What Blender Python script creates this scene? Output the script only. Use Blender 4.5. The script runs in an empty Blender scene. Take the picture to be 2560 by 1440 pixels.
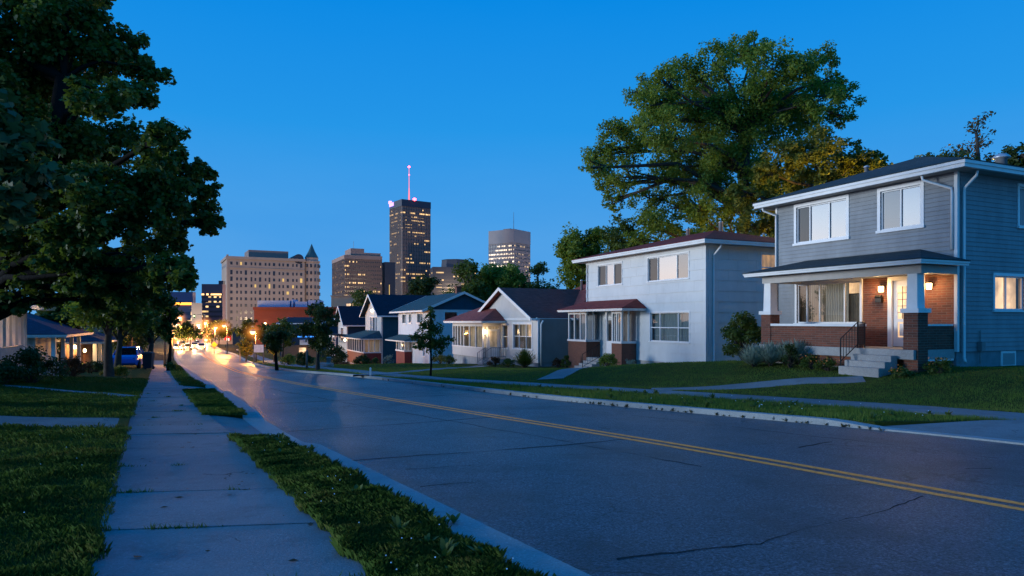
import bpy, math, random
import numpy as np
from mathutils import Vector, Matrix
random.seed(7); RNG = np.random.default_rng(7)
C = bpy.context.scene.collection
S = bpy.context.scene
pi = math.pi

# ------------------------------------------------------------------ helpers
class MB:
    """collects boxes, prisms and tubes; build() links them as one mesh"""
    def __init__(s): s.v = []; s.f = []
    def add(s, vs, fs):
        n = len(s.v); s.v += [tuple(p) for p in vs]; s.f += [tuple(i + n for i in f) for f in fs]
    def hexa(s, p):  # 8 points: bottom ring 0-3, top ring 4-7
        s.add(p, [(3, 2, 1, 0), (4, 5, 6, 7), (0, 1, 5, 4), (1, 2, 6, 5), (2, 3, 7, 6), (3, 0, 4, 7)])
    def box(s, x0, x1, y0, y1, z0, z1, T=None):
        p = [(x0, y0, z0), (x1, y0, z0), (x1, y1, z0), (x0, y1, z0), (x0, y0, z1), (x1, y0, z1), (x1, y1, z1), (x0, y1, z1)]
        s.hexa([T(*q) for q in p] if T else p)
    def taper(s, cx, cy, z0, z1, a, b):
        p = [(cx + sx * r, cy + sy * r, z) for z, r in ((z0, a), (z1, b)) for sx, sy in ((-1, -1), (1, -1), (1, 1), (-1, 1))]
        s.hexa(p)
    def poly(s, pts): s.add(pts, [tuple(range(len(pts)))])
    def tube(s, pts, r, n=8, cap=True):
        pts = [Vector(p) for p in pts]
        rs = r if isinstance(r, (list, tuple)) else [r] * len(pts)
        rings = []; up = None
        for i, p in enumerate(pts):
            d = (pts[min(i + 1, len(pts) - 1)] - pts[max(i - 1, 0)])
            d = d.normalized() if d.length > 1e-9 else Vector((0, 0, 1))
            if up is None: up = Vector((1, 0, 0)) if abs(d.x) < .9 else Vector((0, 1, 0))
            a = d.cross(up)
            if a.length < 1e-6: a = d.cross(Vector((0, 1, .3)))
            a.normalize(); b = d.cross(a); up = b.cross(d) * 1.0
            up = a.cross(d)
            rings.append([p + (a * math.cos(2 * pi * k / n) + b * math.sin(2 * pi * k / n)) * rs[i] for k in range(n)])
        vs = [q for ring in rings for q in ring]; fs = []
        for i in range(len(pts) - 1):
            for k in range(n):
                k2 = (k + 1) % n
                fs.append((i * n + k, i * n + k2, (i + 1) * n + k2, (i + 1) * n + k))
        if cap: fs += [tuple(range(n))[::-1], tuple((len(pts) - 1) * n + k for k in range(n))]
        s.add(vs, fs)
    def lathe(s, cx, cy, prof, n=12):
        vs = [(cx + r * math.cos(2 * pi * k / n), cy + r * math.sin(2 * pi * k / n), z) for r, z in prof for k in range(n)]
        fs = [(i * n + k, i * n + (k + 1) % n, (i + 1) * n + (k + 1) % n, (i + 1) * n + k) for i in range(len(prof) - 1) for k in range(n)]
        fs += [tuple(range(n))[::-1], tuple((len(prof) - 1) * n + k for k in range(n))]
        s.add(vs, fs)
    def build(s, name, m, parent=None, smooth=False):
        me = bpy.data.meshes.new(name); me.from_pydata([tuple(q) for q in s.v], [], s.f); me.update()
        if smooth: me.polygons.foreach_set('use_smooth', [True] * len(me.polygons))
        return link(name, me, m, parent)

def link(name, me, m, parent=None):
    o = bpy.data.objects.new(name, me)
    if m: me.materials.append(m)
    C.objects.link(o)
    if parent: o.parent = parent
    return o
def tag(o, label=None, cat=None, group=None, kind=None):
    if label: o['label'] = label
    if cat: o['category'] = cat
    if group: o['group'] = group
    if kind: o['kind'] = kind
    return o
def thing(name, label, cat, loc=(0, 0, 0), rz=0, group=None):
    o = bpy.data.objects.new(name, None); o.empty_display_size = .2
    C.objects.link(o); o.location = loc; o.rotation_euler = (0, 0, rz)
    return tag(o, label, cat, group)
def dup(root, loc, rz=None, label=None, scale=None):
    def cp(o, par):
        c = o.copy(); C.objects.link(c)
        if par: c.parent = par
        for ch in o.children: cp(ch, c)
        return c
    r = cp(root, None); r.location = loc
    if rz is not None: r.rotation_euler = (0, 0, rz)
    if scale: r.scale = (scale,) * 3
    if label: r['label'] = label
    return r
def np_mesh(name, V, k, m, parent=None):
    """V: (n*k,3) array, polygons of k consecutive vertices"""
    n = len(V) // k
    me = bpy.data.meshes.new(name)
    me.vertices.add(len(V)); me.vertices.foreach_set('co', np.ascontiguousarray(V, dtype=np.float32).ravel())
    me.loops.add(n * k); me.loops.foreach_set('vertex_index', np.arange(n * k, dtype=np.int32))
    me.polygons.add(n); me.polygons.foreach_set('loop_start', np.arange(0, n * k, k, dtype=np.int32))
    me.update(calc_edges=True)
    return link(name, me, m, parent)

# ------------------------------------------------------------------ materials
def nm(name):
    m = bpy.data.materials.new(name); m.use_nodes = True
    nt = m.node_tree; nt.nodes.clear()
    out = nt.nodes.new('ShaderNodeOutputMaterial')
    return m, nt, out
def N(nt, t, **k):
    n = nt.nodes.new(t)
    for a, b in k.items(): setattr(n, a, b)
    return n
def L(nt, a, b): nt.links.new(a, b)
def math_(nt, op, a, b=None, clamp=False):
    n = N(nt, 'ShaderNodeMath', operation=op, use_clamp=clamp)
    for i, x in enumerate((a, b)):
        if x is None: continue
        if isinstance(x, (int, float)): n.inputs[i].default_value = x
        else: L(nt, x, n.inputs[i])
    return n.outputs[0]
def mixc(nt, fac, a, b, mode='MIX'):
    n = N(nt, 'ShaderNodeMix', data_type='RGBA', blend_type=mode)
    for s, x in ((n.inputs[0], fac), (n.inputs[6], a), (n.inputs[7], b)):
        if hasattr(x, 'links') or hasattr(x, 'is_linked'): L(nt, x, s)
        elif isinstance(x, (int, float)): s.default_value = x
        else: s.default_value = (*x[:3], 1)
    return n.outputs[2]
def objco(nt): return N(nt, 'ShaderNodeTexCoord').outputs['Object']
def noise(nt, vec, scale, detail=4, rough=.6):
    n = N(nt, 'ShaderNodeTexNoise'); n.inputs['Scale'].default_value = scale
    n.inputs['Detail'].default_value = detail; n.inputs['Roughness'].default_value = rough
    L(nt, vec, n.inputs['Vector']); return n.outputs['Fac']
def ramp(nt, fac, stops):
    n = N(nt, 'ShaderNodeValToRGB'); e = n.color_ramp.elements
    while len(e) < len(stops): e.new(.5)
    for q, (p, c) in zip(e, stops): q.position = p; q.color = (*c[:3], 1)
    L(nt, fac, n.inputs[0]); return n.outputs[0]
def scl(c, k): return tuple(min(1, x * k) for x in c)
def mat(name, col, rough=.7, var=.18, scale=3.0, bump=.0, bscale=40, spec=.4, metal=0, dirt=0):
    m, nt, out = nm(name); co = objco(nt)
    p = N(nt, 'ShaderNodeBsdfPrincipled')
    f = ramp(nt, noise(nt, co, scale, 5), [(.3, (0, 0, 0)), (.7, (1, 1, 1))])
    c = mixc(nt, f, scl(col, 1 - var), scl(col, 1 + var))
    if dirt:
        mpd = N(nt, 'ShaderNodeMapping'); mpd.inputs['Scale'].default_value = (1.6, 1.6, .35); L(nt, co, mpd.inputs['Vector'])
        g = ramp(nt, noise(nt, mpd.outputs[0], 1., 6, .75), [(.42, (0, 0, 0)), (.72, (1, 1, 1))])
        c = mixc(nt, math_(nt, 'MULTIPLY', g, dirt), c, scl(col, .35))
    L(nt, c, p.inputs['Base Color'])
    p.inputs['Roughness'].default_value = rough; p.inputs['Metallic'].default_value = metal
    p.inputs['Specular IOR Level'].default_value = spec
    if bump:
        b = N(nt, 'ShaderNodeBump'); b.inputs['Strength'].default_value = bump; b.inputs['Distance'].default_value = .02
        L(nt, noise(nt, co, bscale, 4), b.inputs['Height']); L(nt, b.outputs[0], p.inputs['Normal'])
    L(nt, p.outputs[0], out.inputs[0]); return m
def emit(name, col, st, base=None):
    m, nt, out = nm(name)
    e = N(nt, 'ShaderNodeEmission'); e.inputs[0].default_value = (*col, 1); e.inputs[1].default_value = st
    L(nt, e.outputs[0], out.inputs[0]); return m
def along(nt):
    s = N(nt, 'ShaderNodeSeparateXYZ'); L(nt, objco(nt), s.inputs[0])
    return math_(nt, 'ADD', s.outputs[0], s.outputs[1]), s.outputs[2]
def brick(name, c1, c2, mortar, w=.24, h=.068, ms=.007, bumpst=.6):
    m, nt, out = nm(name); a, z = along(nt)
    v = N(nt, 'ShaderNodeCombineXYZ'); L(nt, a, v.inputs[0]); L(nt, z, v.inputs[1])
    b = N(nt, 'ShaderNodeTexBrick'); L(nt, v.outputs[0], b.inputs['Vector'])
    b.inputs['Scale'].default_value = 1; b.inputs['Brick Width'].default_value = w; b.inputs['Row Height'].default_value = h
    b.inputs['Mortar Size'].default_value = ms; b.inputs['Bias'].default_value = -.1
    b.inputs['Color1'].default_value = (*c1, 1); b.inputs['Color2'].default_value = (*c2, 1); b.inputs['Mortar'].default_value = (*mortar, 1)
    f = noise(nt, objco(nt), 9, 5, .7)
    c = mixc(nt, math_(nt, 'MULTIPLY', f, .9), b.outputs['Color'], scl(c1, .45))
    p = N(nt, 'ShaderNodeBsdfPrincipled'); L(nt, c, p.inputs['Base Color']); p.inputs['Roughness'].default_value = .8
    bp = N(nt, 'ShaderNodeBump'); bp.inputs['Strength'].default_value = bumpst; bp.inputs['Distance'].default_value = .01; bp.invert = True
    L(nt, math_(nt, 'ADD', b.outputs['Fac'], math_(nt, 'MULTIPLY', noise(nt, objco(nt), 60, 3), .4)), bp.inputs['Height']); L(nt, bp.outputs[0], p.inputs['Normal'])
    L(nt, p.outputs[0], out.inputs[0]); return m
def shingle(name, col, zrow=.05, w=.3):
    m, nt, out = nm(name); a, z = along(nt)
    v = N(nt, 'ShaderNodeCombineXYZ'); L(nt, a, v.inputs[0]); L(nt, z, v.inputs[1])
    b = N(nt, 'ShaderNodeTexBrick'); L(nt, v.outputs[0], b.inputs['Vector'])
    b.inputs['Scale'].default_value = 1; b.inputs['Brick Width'].default_value = w; b.inputs['Row Height'].default_value = zrow
    b.inputs['Mortar Size'].default_value = zrow * .13
    b.inputs['Color1'].default_value = (*scl(col, .7), 1); b.inputs['Color2'].default_value = (*scl(col, 1.35), 1); b.inputs['Mortar'].default_value = (*scl(col, .3), 1)
    c = mixc(nt, noise(nt, objco(nt), 1.3, 6, .7), b.outputs['Color'], scl(col, .55))
    p = N(nt, 'ShaderNodeBsdfPrincipled'); L(nt, c, p.inputs['Base Color']); p.inputs['Roughness'].default_value = .85
    p.inputs['Specular IOR Level'].default_value = .25
    bp = N(nt, 'ShaderNodeBump'); bp.inputs['Strength'].default_value = .7; bp.inputs['Distance'].default_value = .02; bp.invert = True
    L(nt, math_(nt, 'ADD', b.outputs['Fac'], math_(nt, 'MULTIPLY', noise(nt, objco(nt), 50, 3), .5)), bp.inputs['Height']); L(nt, bp.outputs[0], p.inputs['Normal'])
    L(nt, p.outputs[0], out.inputs[0]); return m
def leafmat(name, c1, c2, trans=.35, rough=.55, dry=0):
    m, nt, out = nm(name)
    g = N(nt, 'ShaderNodeNewGeometry'); r = g.outputs['Random Per Island']
    big = ramp(nt, noise(nt, objco(nt), .55, 3), [(.35, (0, 0, 0)), (.65, (1, 1, 1))])
    f = math_(nt, 'ADD', math_(nt, 'MULTIPLY', r, .6), math_(nt, 'MULTIPLY', big, .4))
    c = mixc(nt, f, c1, c2)
    if dry:
        dp = ramp(nt, noise(nt, objco(nt), 1.1, 5, .7), [(.46, (0, 0, 0)), (.66, (1, 1, 1))]); dr = math_(nt, 'MULTIPLY', math_(nt, 'MULTIPLY', dp, dry), ramp(nt, r, [(.25, (0, 0, 0)), (.6, (1, 1, 1))]))
        c = mixc(nt, dr, c, (.17, .13, .05))
    p = N(nt, 'ShaderNodeBsdfPrincipled'); L(nt, c, p.inputs['Base Color']); p.inputs['Roughness'].default_value = rough
    p.inputs['Specular IOR Level'].default_value = .3 if rough < .7 else .08
    t = N(nt, 'ShaderNodeBsdfTranslucent'); L(nt, mixc(nt, .5, c, (c2[0] * 1.3, c2[1] * 1.3, c2[2] * .5)), t.inputs[0])
    mx = N(nt, 'ShaderNodeMixShader'); mx.inputs[0].default_value = trans
    L(nt, p.outputs[0], mx.inputs[1]); L(nt, t.outputs[0], mx.inputs[2]); L(nt, mx.outputs[0], out.inputs[0]); return m
def glass(name, refl=.35, tint=(1, 1, 1), rough=.02):
    m, nt, out = nm(name)
    gl = N(nt, 'ShaderNodeBsdfGlossy'); gl.inputs['Roughness'].default_value = rough; gl.inputs[0].default_value = (*tint, 1)
    bp = N(nt, 'ShaderNodeBump'); bp.inputs['Strength'].default_value = .03; bp.inputs['Distance'].default_value = .02
    L(nt, noise(nt, objco(nt), .8, 0), bp.inputs['Height']); L(nt, bp.outputs[0], gl.inputs['Normal'])
    tr = N(nt, 'ShaderNodeBsdfTransparent'); tr.inputs[0].default_value = (.75, .78, .8, 1)
    mx = N(nt, 'ShaderNodeMixShader'); mx.inputs[0].default_value = refl
    L(nt, tr.outputs[0], mx.inputs[1]); L(nt, gl.outputs[0], mx.inputs[2]); L(nt, mx.outputs[0], out.inputs[0]); return m
def curtain(name, col, est=0., pleat=.09, warm=(1, .72, .38)):
    """hanging cloth: pleats along the wall, optionally lit from the room behind"""
    m, nt, out = nm(name); a, z = along(nt)
    w = math_(nt, 'SINE', math_(nt, 'ADD', math_(nt, 'MULTIPLY', a, 2 * pi / pleat), math_(nt, 'MULTIPLY', noise(nt, objco(nt), 2, 2), 9)))
    f = math_(nt, 'ADD', math_(nt, 'MULTIPLY', w, .3), .6)
    c = mixc(nt, f, scl(col, .35), col)
    p = N(nt, 'ShaderNodeBsdfPrincipled'); L(nt, c, p.inputs['Base Color']); p.inputs['Roughness'].default_value = .9
    if est:
        L(nt, mixc(nt, f, scl(warm, .45), warm), p.inputs['Emission Color']); 
        L(nt, math_(nt, 'MULTIPLY', ramp(nt, noise(nt, objco(nt), .8, 2), [(.35, (.35,) * 3), (.65, (1,) * 3)]), est), p.inputs['Emission Strength'])
    L(nt, p.outputs[0], out.inputs[0]); return m
def citywin(name, base, lit=(1, .62, .25), st=1.4, cw=2.0, ch=3.6, block=9., pblock=.72, pcell=.35, pstray=.975, rough=.35):
    """curtain-wall band: panes of one storey, some rooms lit"""
    m, nt, out = nm(name); a, z = along(nt)
    def cell(w):
        v = N(nt, 'ShaderNodeCombineXYZ')
        L(nt, math_(nt, 'FLOOR', math_(nt, 'DIVIDE', math_(nt, 'ADD', a, 500.37), w)), v.inputs[0])
        L(nt, math_(nt, 'FLOOR', math_(nt, 'DIVIDE', math_(nt, 'ADD', z, 100.1), ch)), v.inputs[1])
        n = N(nt, 'ShaderNodeTexWhiteNoise', noise_dimensions='2D'); L(nt, v.outputs[0], n.inputs['Vector']); return n.outputs['Value']
    c1, c2 = cell(cw), cell(block)
    on = math_(nt, 'MAXIMUM', math_(nt, 'MULTIPLY', math_(nt, 'GREATER_THAN', c2, pblock), math_(nt, 'GREATER_THAN', c1, pcell)), math_(nt, 'GREATER_THAN', c1, pstray))
    p = N(nt, 'ShaderNodeBsdfPrincipled'); p.inputs['Base Color'].default_value = (*base, 1); p.inputs['Roughness'].default_value = rough
    p.inputs['Specular IOR Level'].default_value = .6
    p.inputs['Emission Color'].default_value = (*lit, 1)
    L(nt, math_(nt, 'MULTIPLY', math_(nt, 'MULTIPLY', on, math_(nt, 'ADD', c1, .25)), st), p.inputs['Emission Strength'])
    L(nt, p.outputs[0], out.inputs[0]); return m

def hairline(nt, co, scale, width, mlo, mhi, mscale):
    """wandering hairline cracks, only in worn patches"""
    wv = N(nt, 'ShaderNodeTexNoise'); wv.inputs['Scale'].default_value = scale * 3; wv.inputs['Detail'].default_value = 5; L(nt, co, wv.inputs['Vector'])
    ad = N(nt, 'ShaderNodeVectorMath', operation='MULTIPLY_ADD'); L(nt, wv.outputs['Color'], ad.inputs[0]); ad.inputs[1].default_value = (.55 / scale,) * 3; L(nt, co, ad.inputs[2])
    vo = N(nt, 'ShaderNodeTexVoronoi', feature='DISTANCE_TO_EDGE'); vo.inputs['Scale'].default_value = scale; L(nt, ad.outputs[0], vo.inputs['Vector'])
    line = ramp(nt, vo.outputs['Distance'], [(0, (1, 1, 1)), (width, (1, 1, 1)), (width * 1.8, (0, 0, 0))])
    return math_(nt, 'MULTIPLY', line, ramp(nt, noise(nt, co, mscale, 3), [(mlo, (0, 0, 0)), (mhi, (1, 1, 1))]))
def asphalt():
    m, nt, out = nm('asphalt'); co = objco(nt)
    big = ramp(nt, noise(nt, co, .22, 5, .6), [(.3, (0, 0, 0)), (.7, (1, 1, 1))])
    mp = N(nt, 'ShaderNodeMapping'); mp.inputs['Rotation'].default_value = (0, 0, -.53); mp.inputs['Scale'].default_value = (.9, .05, 1); L(nt, co, mp.inputs['Vector'])
    lane = ramp(nt, noise(nt, mp.outputs[0], 1., 4, .6), [(.35, (0, 0, 0)), (.65, (1, 1, 1))])
    fine = noise(nt, co, 48, 3, .75); mid = noise(nt, co, 16, 4, .8)
    c = mixc(nt, big, (.036, .050, .067), (.054, .070, .092))
    c = mixc(nt, math_(nt, 'MULTIPLY', lane, .5), c, (.030, .040, .054))
    c = mixc(nt, math_(nt, 'MULTIPLY', ramp(nt, mid, [(.42, (0, 0, 0)), (.68, (1, 1, 1))]), .55), c, (.085, .11, .14))
    c = mixc(nt, math_(nt, 'MULTIPLY', ramp(nt, fine, [(.48, (0, 0, 0)), (.60, (1, 1, 1))]), .8), c, (.19, .24, .30))
    c = mixc(nt, math_(nt, 'MULTIPLY', ramp(nt, noise(nt, co, 37, 3, .75), [(.50, (0, 0, 0)), (.60, (1, 1, 1))]), .9), c, (.006, .008, .012))
    st = ramp(nt, noise(nt, co, .55, 7, .72), [(.48, (0, 0, 0)), (.64, (1, 1, 1))])
    c = mixc(nt, math_(nt, 'MULTIPLY', st, .72), c, (.020, .026, .034))
    c = mixc(nt, hairline(nt, co, .33, .004, .50, .58, .30), c, (.006, .008, .011))
    c = mixc(nt, math_(nt, 'MULTIPLY', hairline(nt, co, 1.6, .012, .56, .62, .22), .8), c, (.008, .010, .013))
    p = N(nt, 'ShaderNodeBsdfPrincipled'); L(nt, c, p.inputs['Base Color'])
    L(nt, math_(nt, 'ADD', math_(nt, 'MULTIPLY', big, .14), .37), p.inputs['Roughness'])
    p.inputs['Specular IOR Level'].default_value = .4
    b = N(nt, 'ShaderNodeBump'); b.inputs['Strength'].default_value = .8; b.inputs['Distance'].default_value = .015
    L(nt, math_(nt, 'ADD', fine, mid), b.inputs['Height']); L(nt, b.outputs[0], p.inputs['Normal'])
    L(nt, p.outputs[0], out.inputs[0]); return m
def concrete(name, col):
    m, nt, out = nm(name); co = objco(nt)
    big = ramp(nt, noise(nt, co, .6, 6, .65), [(.3, (0, 0, 0)), (.7, (1, 1, 1))])
    fine = noise(nt, co, 60, 4, .75)
    c = mixc(nt, big, scl(col, .70), scl(col, 1.15))
    c = mixc(nt, math_(nt, 'MULTIPLY', ramp(nt, fine, [(.48, (0, 0, 0)), (.66, (1, 1, 1))]), .5), c, scl(col, .45))
    c = mixc(nt, math_(nt, 'MULTIPLY', ramp(nt, noise(nt, co, 44, 3, .7), [(.55, (0, 0, 0)), (.68, (1, 1, 1))]), .5), c, scl(col, 1.7))
    st = ramp(nt, noise(nt, co, 2.3, 7, .75), [(.52, (0, 0, 0)), (.68, (1, 1, 1))])
    c = mixc(nt, math_(nt, 'MULTIPLY', st, .5), c, scl(col, .45))
    g = N(nt, 'ShaderNodeNewGeometry'); c = mixc(nt, math_(nt, 'MULTIPLY', g.outputs['Random Per Island'], .3), c, scl(col, .55))
    c = mixc(nt, hairline(nt, co, .9, .006, .60, .64, .5), c, scl(col, .10))
    p = N(nt, 'ShaderNodeBsdfPrincipled'); L(nt, c, p.inputs['Base Color']); p.inputs['Roughness'].default_value = .75
    p.inputs['Specular IOR Level'].default_value = .3
    b = N(nt, 'ShaderNodeBump'); b.inputs['Strength'].default_value = .5; b.inputs['Distance'].default_value = .012
    L(nt, fine, b.inputs['Height']); L(nt, b.outputs[0], p.inputs['Normal'])
    L(nt, p.outputs[0], out.inputs[0]); return m
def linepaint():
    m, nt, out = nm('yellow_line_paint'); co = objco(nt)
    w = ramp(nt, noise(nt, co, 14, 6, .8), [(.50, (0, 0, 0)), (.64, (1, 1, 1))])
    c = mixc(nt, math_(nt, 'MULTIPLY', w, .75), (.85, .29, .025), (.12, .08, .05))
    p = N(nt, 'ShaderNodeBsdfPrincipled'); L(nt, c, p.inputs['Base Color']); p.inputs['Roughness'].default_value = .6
    L(nt, mixc(nt, w, (.9, .34, .03), (0, 0, 0)), p.inputs['Emission Color']); p.inputs['Emission Strength'].default_value = .085   # faint glow added to the paint so it stays orange at dusk
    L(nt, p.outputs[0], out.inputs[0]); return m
def lawnmat(name, c1, c2, soil):
    m, nt, out = nm(name); co = objco(nt)
    f = ramp(nt, noise(nt, co, .5, 5, .65), [(.3, (0, 0, 0)), (.7, (1, 1, 1))])
    c = mixc(nt, f, c1, c2)
    c = mixc(nt, math_(nt, 'MULTIPLY', ramp(nt, noise(nt, co, 9, 5, .7), [(.4, (0, 0, 0)), (.7, (1, 1, 1))]), .6), c, soil)
    p = N(nt, 'ShaderNodeBsdfPrincipled'); L(nt, c, p.inputs['Base Color']); p.inputs['Roughness'].default_value = .95; p.inputs['Specular IOR Level'].default_value = .1
    b = N(nt, 'ShaderNodeBump'); b.inputs['Strength'].default_value = 1; b.inputs['Distance'].default_value = .06
    L(nt, noise(nt, co, 22, 5, .8), b.inputs['Height']); L(nt, b.outputs[0], p.inputs['Normal'])
    L(nt, p.outputs[0], out.inputs[0]); return m

MT = dict(
    asphalt=asphalt(), concrete=concrete('pale_concrete', (.17, .225, .25)), kerbc=concrete('kerb_concrete', (.33, .38, .40)),
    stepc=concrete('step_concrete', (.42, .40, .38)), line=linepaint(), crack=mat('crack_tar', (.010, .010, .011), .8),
    lawn=lawnmat('lawn_turf', (.035, .062, .010), (.065, .098, .016), (.030, .030, .012)),
    earth=lawnmat('bare_earth', (.03, .035, .016), (.045, .045, .022), (.025, .02, .014)),
    grass=leafmat('grass_blades', (.036, .100, .024), (.11, .19, .042), .3, .8, .75),
    weedleaf=leafmat('weed_leaves', (.04, .085, .02), (.12, .16, .035), .3),
    lawngrass=leafmat('lawn_blades', (.065, .13, .026), (.17, .25, .05), .3, .8, .6), drygrass=leafmat('dry_weeds', (.10, .085, .035), (.17, .14, .06), .3),
    flower=mat('white_petals', (.75, .78, .8), .6),
    orangefl=mat('orange_petals', (.7, .22, .05), .6),
    white=mat('white_paint', (.78, .77, .75), .5, .06, 2, .08, 30, dirt=.12), whitefresh=mat('window_white', (.82, .82, .82), .4, .04),
    greytrim=mat('grey_soffit_paint', (.42, .40, .38), .6, .08), beam=mat('beam_paint', (.45, .43, .41), .6, .08),
    sidingA=mat('blue_grey_siding', (.27, .285, .30), .6, .12, 1.4, .15, 25, dirt=.3),
    sidingB=mat('white_panel_siding', (.66, .66, .65), .65, .05, 1.2, .15, 25, dirt=.10),
    sidingC=mat('cream_siding', (.58, .56, .53), .6, .07, 1.2, .1, 25, dirt=.1),
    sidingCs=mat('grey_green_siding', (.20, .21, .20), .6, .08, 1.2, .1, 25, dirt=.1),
    sidingD=mat('white_brick_paint', (.68, .68, .70), .7, .06, 2, .4, 18, dirt=.1),
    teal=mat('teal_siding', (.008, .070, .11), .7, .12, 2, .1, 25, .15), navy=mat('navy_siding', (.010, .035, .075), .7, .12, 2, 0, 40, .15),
    found=mat('painted_foundation', (.20, .25, .27), .8, .2, 2, .3, 20, dirt=.3), foundw=mat('stucco_foundation', (.45, .43, .41), .85, .15, 3, .4, 30, dirt=.4),
    brickA=brick('red_brown_brick', (.27, .075, .038), (.085, .032, .022), (.22, .17, .13), .30, .075, .009, 1.),
    brickB=brick('brown_brick', (.28, .095, .055), (.20, .07, .04), (.15, .11, .09)),
    brickFar=brick('far_red_brick', (.19, .038, .022), (.15, .032, .02), (.13, .06, .045), 1.2, .4, .03, .2),
    brickC=brick('orange_brick', (.26, .12, .065), (.2, .09, .05), (.2, .14, .1)),
    roofA=shingle('charcoal_shingles', (.060, .080, .085)), roofB=shingle('maroon_shingles', (.32, .058, .048), .035), roofC=shingle('brown_shingles', (.38, .10, .08), .06),
    roofD=shingle('teal_shingles', (.025, .11, .14), .05), roofE=shingle('navy_shingles', (.014, .03, .055), .06), roofF=shingle('blue_slate_shingles', (.03, .06, .11), .05),
    redwood=mat('dark_red_boards', (.17, .02, .018), .6, .2, 3),
    glass=glass('window_glass', .48), glassdim=glass('porch_glass', .10), glassscreen=glass('screened_glass', .10), glasssoft=glass('half_screened_glass', .28), glassdark=glass('basement_glass', .2),
    room=mat('dark_room', (.03, .028, .026), .9), cur_dark=curtain('sheer_curtain', (.5, .5, .5)),
    cur_warm=curtain('warm_sheer_curtain', (.5, .46, .4), .20, .10, (1, .78, .45)), cur_green=curtain('pale_green_curtain', (.42, .50, .48), .02, .12, (.6, .8, .8)),
    lit_peach=curtain('lit_blind', (.7, .55, .4), 2.1, 1.6, (1, .60, .30)), lit_orange=curtain('lit_wood_blind', (.7, .45, .2), .9, .35, (1, .5, .13)),
    lit_soft=curtain('lit_porch_room', (.5, .42, .32), .30, .5, (1, .70, .38)), lit_dim=curtain('dim_room', (.22, .18, .14), .05, .4, (1, .68, .4)),
    iron=mat('black_iron', (.012, .012, .013), .5), steel=mat('galvanised_steel', (.5, .52, .55), .4, .15, 6, metal=.6), greym=mat('grey_metal_post', (.22, .22, .22), .6),
    bark=mat('grey_brown_bark', (.055, .042, .032), .9, .35, 6, 1, 16), barkdark=mat('dark_bark', (.010, .009, .008), .95, .3, 6, 1, 16, .1),
    lamp_warm=emit('warm_lamp_glass', (1, .68, .32), 14), lamp_street=emit('sodium_lamp_lens', (1, .58, .18), 6), lamp_white=emit('white_lamp_lens', (1, .84, .60), 4),
    head=emit('headlamp_lens', (1, .90, .72), 130), tail=mat('tail_lamp_lens', (.25, .01, .01), .3), red=emit('red_beacon', (1, .06, .08), 14), pink=emit('pink_neon', (1, .12, .25), 3.5),
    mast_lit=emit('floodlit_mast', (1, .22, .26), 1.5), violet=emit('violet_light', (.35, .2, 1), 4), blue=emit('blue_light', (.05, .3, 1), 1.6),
    orange_sign=emit('orange_sign_strip', (1, .32, .04), 4), signal_o=emit('orange_signal', (1, .28, .05), 14), signal_g=emit('green_signal', (.5, 1, .2), 8), whitesign=mat('white_board', (.85, .85, .85), .5),
    yellow=mat('yellow_board', (.8, .55, .03), .5), tyre=mat('tyre_rubber', (.012, .012, .012), .8), rim=mat('wheel_metal', (.35, .35, .36), .35, metal=.8),
    bluecar=mat('blue_car_paint', (.01, .14, .62), .25, .05, spec=.7), darkcar=mat('dark_car_paint', (.02, .02, .022), .3, .05, spec=.7), silvercar=mat('silver_car_paint', (.3, .3, .31), .3, .05, spec=.7),
    carglass=mat('car_glass', (.01, .012, .015), .06, .05, spec=.8), bin=mat('dark_bin_plastic', (.012, .016, .03), .5), bingrey=mat('grey_bin_plastic', (.16, .17, .17), .5), wood=mat('weathered_post_wood', (.16, .13, .11), .9, .3, 8),
    hotel=mat('beige_hotel_stone', (.37, .285, .235), .85, .10, .1), hotelwin=mat('dark_hotel_glass', (.03, .035, .05), .2, .05), hotellit=emit('lit_hotel_window', (1, .66, .22), .9),
    copper=mat('green_copper', (.03, .10, .12), .6, .15, .3), darkclad=mat('dark_bronze_cladding', (.15, .105, .095), .6, .1, .1), penthouse=mat('brown_penthouse', (.26, .19, .17), .8, .08, .1),
    towerclad=mat('grey_tower_pier', (.22, .18, .17), .6, .1, .1), palestone=mat('pink_concrete_pier', (.40, .33, .31), .8, .06, .1), bluedark=mat('blue_black_cladding', (.025, .035, .06), .5, .1, .1), tan=mat('tan_roofing', (.40, .31, .22), .9, .1, .2), purple=mat('purple_brick_cladding', (.12, .08, .10), .8, .1, .1),
    win_dark=citywin('dark_office_band', (.03, .028, .032), st=1.5, cw=1.5, block=7, pblock=.74), win_tower=citywin('tower_office_band', (.045, .045, .055), st=1.2, cw=1.5, ch=4.0, block=8, pblock=.80, pcell=.3, pstray=.97),
    win_tower_full=citywin('tower_full_band', (.05, .05, .05), st=1.8, cw=1.5, ch=4.0, block=6, pblock=.2, pcell=.2), win_bright=citywin('bright_office_band', (.08, .07, .07), (1, .78, .55), 1.9, 1.6, 4.0, 12, .15, .2), win_side=citywin('side_office_band', (.05, .05, .065), (1, .70, .38), .9, 1.6, 4.0, 9, .75, .3),
    win_low=citywin('low_office_band', (.03, .035, .05), st=1.0, cw=2, pblock=.8), win_mall=citywin('busy_office_band', (.05, .05, .09), (1, .6, .25), 1.4, 2.5, 3.5, 8, .5, .3),
)
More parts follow.
